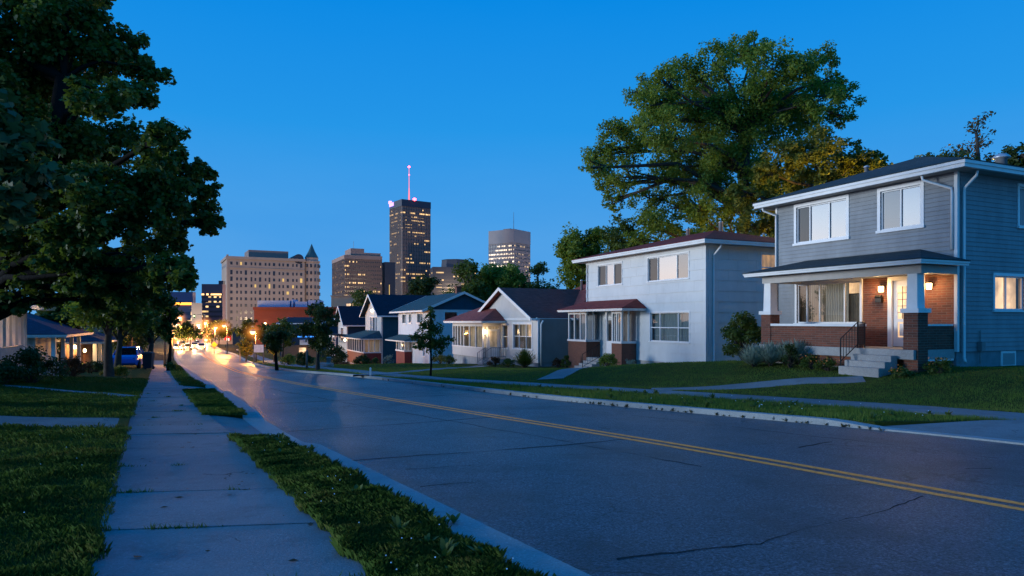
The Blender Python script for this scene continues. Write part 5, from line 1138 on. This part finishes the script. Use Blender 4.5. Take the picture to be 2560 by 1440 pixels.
for i, (px, py, y, la) in enumerate(((425, 803, 255, 'under the orange strip sign'), (468, 818, 240, 'just left of the white lamp mast'), (481, 822, 250, 'close behind the white lamp mast'), (509, 826, 245, 'below the pair lamp'), (520, 838, 235, 'over the red neon'), (447, 852, 210, 'low over the kerb lane headlights'), (463, 846, 225, 'above the middle headlights'), (434, 832, 215, 'beside the left kerb trees'), (493, 838, 262, 'in the centre of the street vanishing point'), (528, 826, 228, 'left of the wooden post lamp'))):
    far_lamp('tiny distant orange lamp ' + la, px, py, y)
def signal(label, px, py, y, lens):
    q = meas(px, py, y); xb = q.x + 3.5; z0 = gz(xb, y); t = thing('traffic_light', label, 'traffic light', (xb, y, z0), 0, 'traffic signals at the street end'); h = q.z - z0
    mb = MB(); mb.tube([(0, 0, -.2), (0, 0, h + .6)], .1, 8); mb.tube([(0, 0, h + .5), (-3.5, 0, h + .6)], .06, 6); mb.build('mast', MT['greym'], t)
    mb = MB(); mb.box(-3.7, -3.3, -.12, .15, h - .7, h + .6); b = mb.build('signal_box', MT['iron'], t)
    mb = MB(); mb.lathe(-3.5, -.16, [(.02, h - .25), (.22, h - .12), (.22, h + .12), (.02, h + .25)], 10); mb.build('signal_lens', MT[lens], b)
signal('traffic signal showing green high over the street end', 486, 790, 230, 'signal_g'); signal('traffic signal glowing orange right of the white lamp', 505, 832, 190, 'signal_o')
# notice board
x, y = (647 - CX) / F * 72, 72; t = thing('notice_board', 'white notice board on two legs under the curved lamp', 'sign', (x, y, gz(x, y)))
mb = MB(); mb.box(-.5, .5, -.04, .04, 1.15, 1.95); mb.build('board', MT['whitesign'], t)
mb = MB(); mb.box(-.58, .58, -.06, .06, 1.95, 2.03); mb.build('frame', MT['wood'], t)
for xa in (-.55, .45): mb = MB(); mb.box(xa, xa + .1, -.05, .05, -.2, 1.15); mb.build('leg', MT['wood'], t)
x, y = (600 - CX) / F * 88, 88; t = thing('signpost', 'short pale post with a crooked crossarm by the bend', 'post', (x, y, gz(x, y)))
mb = MB(); mb.tube([(0, 0, -.2), (0, 0, 1.5)], [.09, .07], 8); mb.build('pole', MT['tan'], t); mb = MB(); mb.tube([(-.45, 0, 1.55), (.1, 0, 1.42), (.8, 0, 1.15)], [.06, .06, .04], 6); mb.build('crossarm', MT['white'], t)
x, y = (767 - CX) / F * 45, 45; t = thing('wooden_post', 'weathered wooden post left of the bushy young tree', 'post', (x, y, gz(x, y)))
mb = MB(); mb.tube([(0, 0, -.2), (0, 0, 1.15)], [.075, .065], 10); mb.build('shaft', MT['wood'], t, True); mb = MB(); mb.lathe(0, 0, [(.07, 1.15), (.085, 1.17), (.05, 1.24), (.01, 1.26)], 10); mb.build('post_cap', MT['greym'], t, True)
x, y = (926 - CX) / F * 33.5, 33.5; t = thing('marker_post', 'short white marker post beside the opposite sidewalk', 'post', (x, y, gz(x, y)))
mb = MB(); mb.taper(0, 0, -.1, .36, .045, .04); mb.build('shaft', MT['white'], t); mb = MB(); mb.taper(0, 0, .36, .42, .05, .015); mb.build('post_cap', MT['white'], t)
x, y = (536 - CX) / F * 130, 130; t = thing('warning_sign', 'small yellow warning sign on a post in the far street', 'sign', (x, y, gz(x, y)))
mb = MB(); mb.tube([(0, 0, -.2), (0, 0, 1.9)], .05, 6); mb.build('pole', MT['greym'], t); mb = MB(); mb.poly([(0, -.06, 1.1), (.6, -.06, 1.7), (0, -.06, 2.3), (-.6, -.06, 1.7)]); mb.build('sign_face', MT['yellow'], t)
def wheelie(label, x, y, m, s=1.):
    t = thing('wheelie_bin', label, 'bin', (x, y, gz(x, y)), .2)
    mb = MB(); mb.taper(0, 0, .08, 1.0 * s, .22 * s, .29 * s); mb.build('body', MT[m], t)
    mb = MB(); mb.box(-.32 * s, .32 * s, -.34 * s, .30 * s, 1.0 * s, 1.05 * s); mb.hexa([(-.3 * s, -.32 * s, 1.05 * s), (.3 * s, -.32 * s, 1.05 * s), (.3 * s, .28 * s, 1.05 * s), (-.3 * s, .28 * s, 1.05 * s), (-.22 * s, -.2 * s, 1.12 * s), (.22 * s, -.2 * s, 1.12 * s), (.22 * s, .2 * s, 1.12 * s), (-.22 * s, .2 * s, 1.12 * s)]); mb.tube([(-.28 * s, .34 * s, 1.02 * s), (.28 * s, .34 * s, 1.02 * s)], .025, 6); mb.build('lid', MT[m], t)
    for sx in (-1, 1): mb = MB(); mb.tube([(sx * .2 * s, .24 * s, .1), (sx * .27 * s, .24 * s, .1)], .1, 12); mb.build('wheel', MT['tyre'], t)
wheelie('dark wheeled bin at the edge of the sidewalk under the trees', -23.0, 43.0, 'bin'); wheelie('grey wheeled bin on the lawn left of the red porch', (822 - CX) / F * 54, 54, 'bingrey', .62)
x, y = (805 - CX) / F * 50, 50; t = thing('garden_steps', 'low pale concrete steps up the lawn by the grey bin', 'steps', (x, y, gz(x, y)), -.6)
mb = MB(); mb.box(-.6, .6, -.3, .3, -.1, .14); mb.box(-.6, .6, 0, .6, -.1, .28); mb.build('tread', MT['stepc'], t)

# ------------------------------------------------------------------ cars
def car(label, paint, lights_on):
    t = thing('parked_car' if not lights_on else 'oncoming_car', label, 'car')
    prof = [(-2.15, .42, .72), (-2.05, .30, .86), (-1.2, .24, .92), (-.3, .22, .95), (.9, .22, .96), (1.8, .26, .94), (2.1, .34, .86), (2.18, .45, .70)]   # x, underside, shoulder
    mb = MB(); vs = []
    for x, zb, zt in prof:
        w = .88 - .16 * (abs(x) / 2.2) ** 4
        vs += [(x, -w * .92, zb), (x, -w, (zb + zt) / 2), (x, -w * .94, zt - .04), (x, -w * .80, zt), (x, w * .80, zt), (x, w * .94, zt - .04), (x, w, (zb + zt) / 2), (x, w * .92, zb)]
    n = 8; f = [(i * n + k, i * n + (k + 1) % n, (i + 1) * n + (k + 1) % n, (i + 1) * n + k) for i in range(len(prof) - 1) for k in range(n)] + [tuple(range(n)), tuple((len(prof) - 1) * n + k for k in range(n))[::-1]]
    mb.add(vs, f)
    mb.hexa([(-.95, -.56, 1.40), (.75, -.56, 1.40), (.75, .56, 1.40), (-.95, .56, 1.40), (-.8, -.5, 1.45), (.6, -.5, 1.45), (.6, .5, 1.45), (-.8, .5, 1.45)])
    for s in (-1, 1):
        for a, b in ((-1.75, -.95), (1.5, .75), (-.1, -.1)): mb.tube([(a, s * .72, .92), (b, s * .56, 1.42)], .03, 5)
    mb.build('body', MT[paint], t, False)
    mb = MB(); mb.hexa([(-1.72, -.72, .90), (1.48, -.72, .90), (1.48, .72, .90), (-1.72, .72, .90), (-.95, -.55, 1.40), (.75, -.55, 1.40), (.75, .55, 1.40), (-.95, .55, 1.40)]); mb.build('window', MT['carglass'], t)
    for x in (-1.35, 1.35):
        for s in (-1, 1):
            mb = MB(); mb.tube([(x, s * .68, .31), (x, s * .88, .31)], .31, 18); w = mb.build('wheel', MT['tyre'], t); mb = MB(); mb.tube([(x, s * .86, .31), (x, s * .90, .31)], .19, 12); mb.build('rim', MT['rim'], w)
    for s in (-1, 1):
        mb = MB(); mb.lathe(0, 0, [(.01, 0), (.09, .01), (.11, .05), (.09, .09), (.01, .10)], 10); h = mb.build('headlight', MT['head' if lights_on else 'carglass'], t); h.rotation_euler = (0, pi / 2, 0); h.location = (2.08, s * .58, .66)
        mb = MB(); mb.box(-2.16, -2.10, s * .6 - .12, s * .6 + .12, .66, .78); mb.build('tail_light', MT['tail'], t)
    return t
c0 = car('blue hatchback parked behind the yellow bush', 'bluecar', False); x, y = (322 - CX) / F * 47, 47; c0.location = (x, y, gz(x, y)); c0.rotation_euler = (0, 0, -1.2)
px_ = [(443, 152, 'oncoming car nearest the kerb trees with glaring headlights'), (470, 152, 'oncoming car second from the kerb trees with glaring headlights'), (486, 170, 'oncoming car third from the kerb trees with glaring headlights'), (503, 158, 'oncoming car by the middle line with glaring headlights'), (455, 185, 'oncoming car farther back in the kerb lane'), (492, 195, 'oncoming car farthest back in the street')]
c1 = car('x', 'silvercar', True); c1['group'] = 'cars queueing with headlights on'
for i, (px, y, la) in enumerate(px_):
    x = (px - CX) / F * y; q = c1 if i == 0 else dup(c1, (0, 0, 0), 0); q.location = (x, y, float(base(y)) + .01); q.rotation_euler = (0, 0, math.atan2(-y, -x + 8)); q['label'] = la
    if i < 4: light('headlight_glow', (x + .9, y - 5.5, float(base(y)) + .7), 3600, (1, .50, .17), .06)

# ------------------------------------------------------------------ nearer town blocks
def block(name, label, loc, yaw, w, d, h, clad, cat='building'):
    t = thing(name, label, cat, loc, yaw); mb = MB(); mb.box(0, w, 0, d, -4, h); mb.build('wall', MT[clad], t); return t
q = meas(635, 770, 190); zb = -5.3
B = block('brick_block', 'long windowless red brick block behind the street trees', (q.x, 190, zb), math.radians(3), 29, 20, q.z - zb, 'brickFar'); hB = q.z - zb
mb = MB(); mb.box(-.2, 29.2, -.25, .0, hB - .5, hB + .3); mb.box(-.25, 0, 0, 20, hB - .5, hB + .3); mb.build('parapet', MT['brickFar'], B)
mb = MB()
for a, w_, h_ in ((-1, 9, 1.9), (8.5, .4, 2.2), (9.5, 3.4, 1.6), (13.2, 3, 2.0)): mb.box(a + 1, a + w_ + 1, 3, 9, hB + .3, hB + .3 + h_)
mb.build('rooftop_unit', mat('blue_lit_roof_unit', (.22, .38, .62), .5), B)
for a, z in ((17, 2.2), (21.6, 5.0), (22.8, 3.4), (23.8, 3.6), (3.2, 6.4), (13.5, 5.2)):
    mb = MB(); mb.lathe(a, -.5, [(.03, z - .25), (.25, z - .15), (.25, z + .15), (.03, z + .25)], 8); mb.build('wall_lantern', MT['lamp_warm'], B)
light('wall_wash', (q.x + 22, 187.5, zb + 4.0), 320, (1, .6, .3), .3); light('wall_wash', (q.x + 8, 186, zb + 3.0), 350, (1, .55, .25), .3)
B = block('blue_shop', 'dark blue shop with blue neon strip behind the round young tree', meas(700, 860, 112).xy.to_3d() + Vector((0, 0, -4.3)), math.radians(-8), 7, 8, 5.6, 'navy')
gable_roof(B, -.4, 7.4, -.4, 8.4, 5.5, 1.0, 'roofE', axis='x')
mb = MB(); mb.box(3.2, 7.05, -.3, -.02, 3.3, 3.5); mb.build('neon_strip', MT['blue'], B); mb = MB(); mb.box(4.0, 6.9, -1.2, -.02, 2.1, 2.9); mb.build('awning', MT['whitesign'], B)
mb = MB(); mb.box(.3, 6.7, -.14, -.02, -.2, 2.0); mb.build('shop_front', MT['brickC'], B); mb = MB(); mb.box(3.4, 4.6, -.2, -.15, .2, 1.6); mb.build('shop_window', MT['lit_peach'], B)
q = meas(828, 741, 270)
B = block('tan_depot', 'low tan roofed building below the brown office block', (q.x, 270, -5.5), .08, 13, 20, q.z + 5.5, 'tan'); mb = MB(); mb.box(-.3, 13.3, -.3, 20.3, q.z + 5.5, q.z + 5.9); mb.build('parapet', MT['tan'], B); mb = MB(); mb.box(6, 11, -.1, -.02, q.z + 1.5, q.z + 2.6); mb.build('window', MT['lit_peach'], B)
# red neon shop at the street end
q = meas(530, 843, 215); t = thing('neon_shop', 'small dark shop with red and pink neon at the street end', 'building', (q.x, 215, -5.4))
mb = MB(); mb.box(0, 6.5, 0, 6, -1, 4.4); mb.build('wall', MT['darkclad'], t); mb = MB(); mb.box(-.3, 6.8, -.4, 6.2, 4.4, 4.7); mb.build('roof', MT['bluedark'], t)
mb = MB(); mb.box(.2, 3.4, -.15, -.02, 3.0, 3.7); mb.build('neon_sign', MT['pink'], t); mb = MB(); mb.box(4.0, 5.9, -.15, -.02, 1.2, 3.2); mb.build('neon_sign', emit('red_neon', (1, .03, .03), 1.2), t); mb = MB(); mb.box(4.6, 5.6, -.25, -.16, 1.0, 1.8); mb.build('neon_sign', MT['whitesign'], t)

# ------------------------------------------------------------------ downtown
def storeys(t, w, d, z0, z1, n, m, gap=.66, inset=.12, m2=None, full=()):
    """a ring of glazing per storey, standing just proud of the core"""
    for k in range(n):
        za = z0 + (z1 - z0) * k / n; zb = z0 + (z1 - z0) * (k + 1) / n; mb = MB(); g = (zb - za) * gap
        mb.box(0, w, -inset, 0, za + g * .5, zb - g * .5); mb.build('window_band', MT[full[0] if full and k in full[1] else m], t)
        mb = MB(); mb.box(-inset, 0, 0, d, za + g * .5, zb - g * .5); mb.build('window_band', MT[full[0] if full and k in full[1] else (m2 or m)], t)
def piers(t, w, d, z0, z1, nw, nd, m, s=.35, out=.5):
    mb = MB()
    for k in range(nw + 1): a = w * k / nw; mb.box(a - s / 2, a + s / 2, -out, -.13, z0, z1)
    for k in range(1, nd + 1): b = d * k / nd; mb.box(-out, -.13, b - s / 2, b + s / 2, z0, z1)
    mb.build('pier', MT[m], t)
# hotel
yaw = math.radians(27.7); HT = thing('hotel', 'beige stone hotel with green pointed corner turret', 'building', (-188.5, 450, -6), yaw); hh = 50.6
mb = MB(); mb.box(0, 50, 0, 42, -4, hh); mb.build('wall', MT['hotel'], HT)
mb = MB(); mb.box(-.8, 50.3, -.8, 0, hh - 1.2, hh + .6); mb.box(-.8, 0, 0, 42, hh - 1.2, hh + .6); mb.box(0, 50, -.5, 0, hh - 7.2, hh - 6.6); mb.box(-.4, .8, -.5, 1, -4, hh + 1.6); mb.build('cornice', MT['hotel'], HT)
mb = MB(); mb.box(14, 40, 6, 30, hh + .6, hh + 6.0); mb.build('penthouse', MT['penthouse'], HT); mb = MB(); mb.tube([(46, -0, hh + .6), (46, 24, hh + .6)], 3.4, 16); mb.build('vaulted_roof', MT['bluedark'], HT)
for lx, ly, lz, p_ in ((20, -70, 10, 60000), (60, -60, 8, 45000), (-30, -20, 14, 30000)): light('added_warm_light', (lx, ly, lz), p_, (1, .70, .44), 2, HT)  # extra lights without a lamp, added to warm the hotel stone
wm = bpy.data.meshes.new('window'); b = MB(); b.box(-.85, .85, -.10, .0, -1.1, 1.1); wm.from_pydata(b.v, [], b.f); wm.materials.append(MT['hotelwin'])
wl = wm.copy(); wl.materials.clear(); wl.materials.append(MT['hotellit']); cnt = 0
rest = MB()
for r_ in range(10):
    for c_ in range(16):
        x_, z_ = 2.6 + c_ * 3.0 + (.5 if c_ % 3 == 1 else 0), hh - 4 - r_ * 4.4 - (1.6 if r_ else 0); w_ = .62 if c_ % 3 else .85; h_ = 1.0 if random.random() < .8 else 1.5
        if r_ < 6:
            o_ = bpy.data.objects.new('window', wl if random.random() < .07 else wm); C.objects.link(o_); o_.parent = HT; o_.location = (x_, 0, z_); o_.scale = (w_, 1, h_ * .9)
        else: rest.box(x_ - w_ * .85, x_ + w_ * .85, -.1, 0, z_ - h_, z_ + h_)
rest.build('window', MT['hotelwin'], HT)['kind'] = 'stuff'
for c_ in range(6): mb = MB(); mb.box(-.1, 0, 4 + c_ * 6.4, 5.4 + c_ * 6.4, hh - 6, hh - 4); mb.build('window', MT['hotelwin'], HT)
mb = MB(); mb.lathe(55.5, 4, [(5.4, -4), (5.4, hh - 1.5), (5.8, hh - 1.2), (5.8, hh - .3), (4.6, hh), (4.6, hh + 2)], 12); tw_ = mb.build('turret', MT['hotel'], HT)
mb = MB(); mb.lathe(55.5, 4, [(4.8, hh + 2), (2.3, hh + 6.6), (.1, hh + 12)], 12); mb.build('turret_roof', MT['copper'], tw_)
mb = MB()
for r_ in range(9):
    for k in range(12):
        a = 2 * pi * k / 12 + pi / 12; a = a; x, y = 55.5 + 5.25 * math.cos(a), 4 + 5.25 * math.sin(a)
        if math.sin(a) < .2: mb = MB(); mb.tube([(x, y, hh - 5 - r_ * 4.9), (x, y, hh - 2.8 - r_ * 4.9)], .7, 4); mb.build('window', MT['hotelwin'], tw_)
mb = MB()
for k in range(6, 12): a = 2 * pi * k / 12 + pi / 12; x, y = 55.5 + 5.3 * math.cos(a), 4 + 5.3 * math.sin(a); mb = MB(); mb.tube([(x, y, 9), (x, y, 10.6)], .8, 4); mb.build('lit_window', MT['hotellit'], tw_)
# brown office block
BO = thing('brown_office_block', 'brown office block left of the tall mast tower', 'building', (-147.5, 600, -6), math.radians(25)); h = 66.8
mb = MB(); mb.box(0, 33, 0, 60, -4, h); mb.build('wall', MT['darkclad'], BO); storeys(BO, 33, 60, 3, h - 4, 16, 'win_dark', .66); piers(BO, 33, 60, 0, h - 3.5, 20, 28, 'darkclad', .5, .4)
mb = MB(); mb.box(-.6, 33.3, -.6, 0, h - 3.4, h); mb.box(-.6, 0, 0, 60, h - 3.4, h); mb.build('parapet', MT['penthouse'], BO); mb = MB(); mb.box(6, 18, 4, 30, h, h + 6.5); mb.box(18, 33, 4, 30, h, h + 3); mb.build('penthouse', MT['penthouse'], BO); mb = MB(); mb.tube([(9, 6, h + 6), (9, 6, h + 13)], .15, 5); mb.build('aerial', MT['greym'], BO)
BP = block('dark_annex', 'narrow dark annex between the brown block and mast tower', (-117.5, 628, -6), math.radians(25), 10, 20, 63, 'bluedark'); mb = MB(); mb.box(4, 4.6, -.15, -.02, 14, 42); mb.build('lit_stair', MT['hotellit'], BP)
# mast tower
TW = thing('mast_tower', 'tallest dark skyscraper topped by a red lit mast', 'building', (-121.3, 750, -6), math.radians(35)); h = 143
mb = MB(); mb.box(0, 35, 0, 31, -4, h); mb.build('wall', MT['darkclad'], TW); storeys(TW, 35, 31, 8, h - 8, 30, 'win_tower', .66, .12, None, ('win_tower_full', (28, 15))); piers(TW, 35, 31, 0, h - 7.5, 17, 14, 'towerclad', .45, .6)
mb = MB(); mb.box(-.7, 35.5, -.7, 0, h - 7.4, h); mb.box(-.7, 0, 0, 31, h - 7.4, h); mb.build('crown_band', MT['bluedark'], TW)
mb = MB(); mb.box(-1.0, -.72, 20, 31, h - 4.5, h - .5); mb.box(-1.6, 1.2, 28.8, 31.8, h - 1.0, h + 2.2); mb.build('violet_floodlight', MT['violet'], TW)
mb = MB(); mb.tube([(15, 13, h), (15, 13, h + 16)], [1.1, .55], 8); mb.tube([(15, 13, h + 16), (15, 13, h + 40)], [.4, .25], 6); ms = mb.build('mast', MT['mast_lit'], TW)
mb = MB()
for z, r_ in ((h + 40, 1.2), (h + 31, .7), (h + 1.2, 1.8)): mb.lathe(15, 13 if z > h + 2 else -.6, [(.05, z - r_), (r_, z - r_ * .4), (r_, z + r_ * .4), (.05, z + r_)], 8)
mb.build('beacon', MT['red'], ms)
# bright tower
TB = thing('bright_tower', 'shorter pale tower with rows of bright offices and thin aerial', 'building', (2.35, 800, -6), math.radians(55)); h = 117
mb = MB(); mb.box(0, 34, 0, 37, -4, h); mb.build('wall', MT['palestone'], TB); storeys(TB, 34, 37, 20, h - 17, 17, 'win_side', .66, .12, 'win_bright'); piers(TB, 34, 37, 0, h - 16.5, 14, 15, 'palestone', .6, .4)
mb = MB(); mb.box(-.6, 34.4, -.6, 0, h - 16, h); mb.box(-.6, 0, 0, 37, h - 16, h); mb.build('crown_band', MT['palestone'], TB); mb = MB(); mb.box(12, 20, 14, 24, h, h + 3); mb.build('penthouse', MT['penthouse'], TB); mb = MB(); mb.tube([(1.5, 1.5, h), (1.5, 1.5, h + 20)], [.35, .2], 5); mb.build('aerial', MT['greym'], TB)
for par_, lx, ly in ((BO, 20, -80), (BO, -70, 10), (TW, 20, -90), (TW, -80, 10), (TB, 20, -80), (TB, -80, 20)): light('added_warm_light', (lx, ly, 40), 90000, (1, .70, .45), 2, par_)  # added lights with no lamp of their own, warming the tower faces
# low block with the drum
LB = thing('low_office_block', 'low blue black office block with dark rooftop drum', 'building', (-84, 720, -6), math.radians(12)); h = 66
mb = MB(); mb.box(0, 46, 0, 40, -4, h); mb.build('wall', MT['bluedark'], LB); storeys(LB, 46, 40, 10, h - 4, 13, 'win_low', .66)
mb = MB(); mb.lathe(26, 18, [(15, h), (15, h + 1), (14.4, h + 8.5), (15, h + 9)], 8); mb.build('rooftop_drum', MT['bluedark'], LB)
# left of the hotel
PB = thing('purple_block', 'dusky purple block left of the beige hotel', 'building', (-178, 390, -6), math.radians(6)); h = 29.3
mb = MB(); mb.box(0, 11.5, 0, 6, -4, h); mb.build('wall', MT['purple'], PB); storeys(PB, 11.5, 6, 1, h - 6, 8, 'win_dark', .66); mb = MB(); mb.box(-.2, 11.7, -.25, 0, h - 6.4, h - 5.5); mb.build('lit_cornice', citywin('cornice_lamps', (.05, .04, .05), (1, .55, .2), 3, 1.2, 1, 5, .2, .3), PB); mb = MB(); mb.box(9, 11.5, 1, 5, h, h + 2); mb.build('stair_head', MT['bluedark'], PB)
GBK = thing('glass_block', 'bluish glass office block behind the maple edge', 'building', (-188, 372, -6), math.radians(4)); h = 24
mb = MB(); mb.box(0, 13, 0, 4, -4, h); mb.build('wall', mat('blue_violet_glass', (.08, .09, .19), .3), GBK); storeys(GBK, 13, 4, 2, h - 8, 4, 'win_mall', .66)
SB = thing('orange_sign_building', 'low lit building with orange strip sign across its top', 'building', (-177, 350, -6), 0); h = 17.5
mb = MB(); mb.box(0, 12, 0, 12, -4, h); mb.build('wall', mat('violet_panel', (.12, .11, .16), .5), SB); mb = MB(); mb.box(-1, 12, -.4, -.02, h - 1.2, h); mb.build('strip_sign', MT['orange_sign'], SB); storeys(SB, 12, 12, 1, h - 4, 4, 'win_mall', .5)

# ------------------------------------------------------------------ light
light('garden_lamp_glow', (20.6, 39.6, 6.6), 2600, (1, .60, .10), .3)          # the lamp behind the grey house that lights the ochre tree
light('garden_lamp_glow', (17.5, 46.0, 4.0), 500, (1, .6, .15), .3)
for x, y, p in ((-20.5, 33.5, 60), (-23.5, 40, 90), (-29, 52, 160)): pass
w = bpy.data.worlds.new('World'); S.world = w; w.use_nodes = True; nt = w.node_tree; nt.nodes.clear()
out = N(nt, 'ShaderNodeOutputWorld'); bg = N(nt, 'ShaderNodeBackground'); L(nt, bg.outputs[0], out.inputs[0])
tc = N(nt, 'ShaderNodeTexCoord'); sp = N(nt, 'ShaderNodeSeparateXYZ'); L(nt, tc.outputs['Generated'], sp.inputs[0])
grad = ramp(nt, sp.outputs[2], [(0, (.11, .385, .78)), (.10, (.088, .365, .80)), (.27, (.018, .305, .80)), (.43, (.0006, .245, .77)), (1, (.0, .15, .56))])
SUN_EL, SUN_AZ = math.radians(6), math.radians(-97)      # azimuth from +Y, towards -X
GLOW_AZ = math.radians(-70); sd = Vector((math.sin(GLOW_AZ), math.cos(GLOW_AZ), .06)).normalized()
dt = N(nt, 'ShaderNodeVectorMath', operation='DOT_PRODUCT'); L(nt, tc.outputs['Generated'], dt.inputs[0]); dt.inputs[1].default_value = sd
gl = ramp(nt, dt.outputs['Value'], [(.85, (0, 0, 0)), (.94, (.55, .55, .55)), (1, (1, 1, 1))])
mpn = N(nt, 'ShaderNodeMapping'); mpn.inputs['Scale'].default_value = (1.2, 1.2, 5); L(nt, tc.outputs['Generated'], mpn.inputs['Vector'])
wisp = ramp(nt, noise(nt, mpn.outputs[0], 1.6, 6, .6), [(.40, (0, 0, 0)), (.75, (1, 1, 1))])
grad = mixc(nt, math_(nt, 'MULTIPLY', wisp, .30), grad, (.012, .27, .78))
hz = ramp(nt, sp.outputs[2], [(0, (1, 1, 1)), (.15, (.75,) * 3), (.36, (0, 0, 0))])
glow = math_(nt, 'MULTIPLY', gl, hz)
gc = ramp(nt, sp.outputs[2], [(0, (1, .66, .48)), (.07, (1, .86, .78)), (.14, (.86, .93, 1)), (.35, (.55, .78, 1))])
c = mixc(nt, glow, grad, gc)
sky = N(nt, 'ShaderNodeTexSky', sky_type='NISHITA'); sky.sun_disc = False; sky.sun_elevation = SUN_EL; sky.sun_rotation = SUN_AZ; sky.air_density = 1.5; sky.ozone_density = 5
c2 = N(nt, 'ShaderNodeMix', data_type='RGBA', blend_type='ADD'); c2.inputs[0].default_value = .003
L(nt, c, c2.inputs[6]); L(nt, sky.outputs[0], c2.inputs[7]); L(nt, c2.outputs[2], bg.inputs[0])
L(nt, math_(nt, 'ADD', math_(nt, 'MULTIPLY', glow, 1.15), 1.0), bg.inputs[1])
sl = bpy.data.lights.new('sun', 'SUN'); sl.energy = 2.3; sl.angle = math.radians(12); sl.color = (.80, .90, 1)
so = bpy.data.objects.new('sun', sl); C.objects.link(so)
so.rotation_euler = Vector((math.sin(SUN_AZ) * math.cos(SUN_EL), math.cos(SUN_AZ) * math.cos(SUN_EL), math.sin(SUN_EL))).to_track_quat('Z', 'Y').to_euler()

# ------------------------------------------------------------------ camera
cam = bpy.data.cameras.new('camera'); co = bpy.data.objects.new('camera', cam); C.objects.link(co); S.camera = co
co.location = (0, 0, EH); co.rotation_euler = (pi / 2, 0, 0); cam.sensor_width = 36; cam.lens = 36 * F / 2560; cam.shift_y = 85 / 2560; cam.clip_end = 8000; cam.clip_start = .05
S.view_settings.view_transform = 'Standard'; S.view_settings.look = 'None'; S.view_settings.exposure = 0
S.render.engine = 'CYCLES'; S.cycles.use_denoising = True; S.cycles.denoiser = 'OPENIMAGEDENOISE'; S.cycles.denoising_prefilter = 'NONE'; S.cycles.max_bounces = 6; S.cycles.diffuse_bounces = 2; S.cycles.glossy_bounces = 3; S.cycles.transparent_max_bounces = 10; S.cycles.sample_clamp_indirect = 4; S.cycles.caustics_reflective = False; S.cycles.caustics_refractive = False
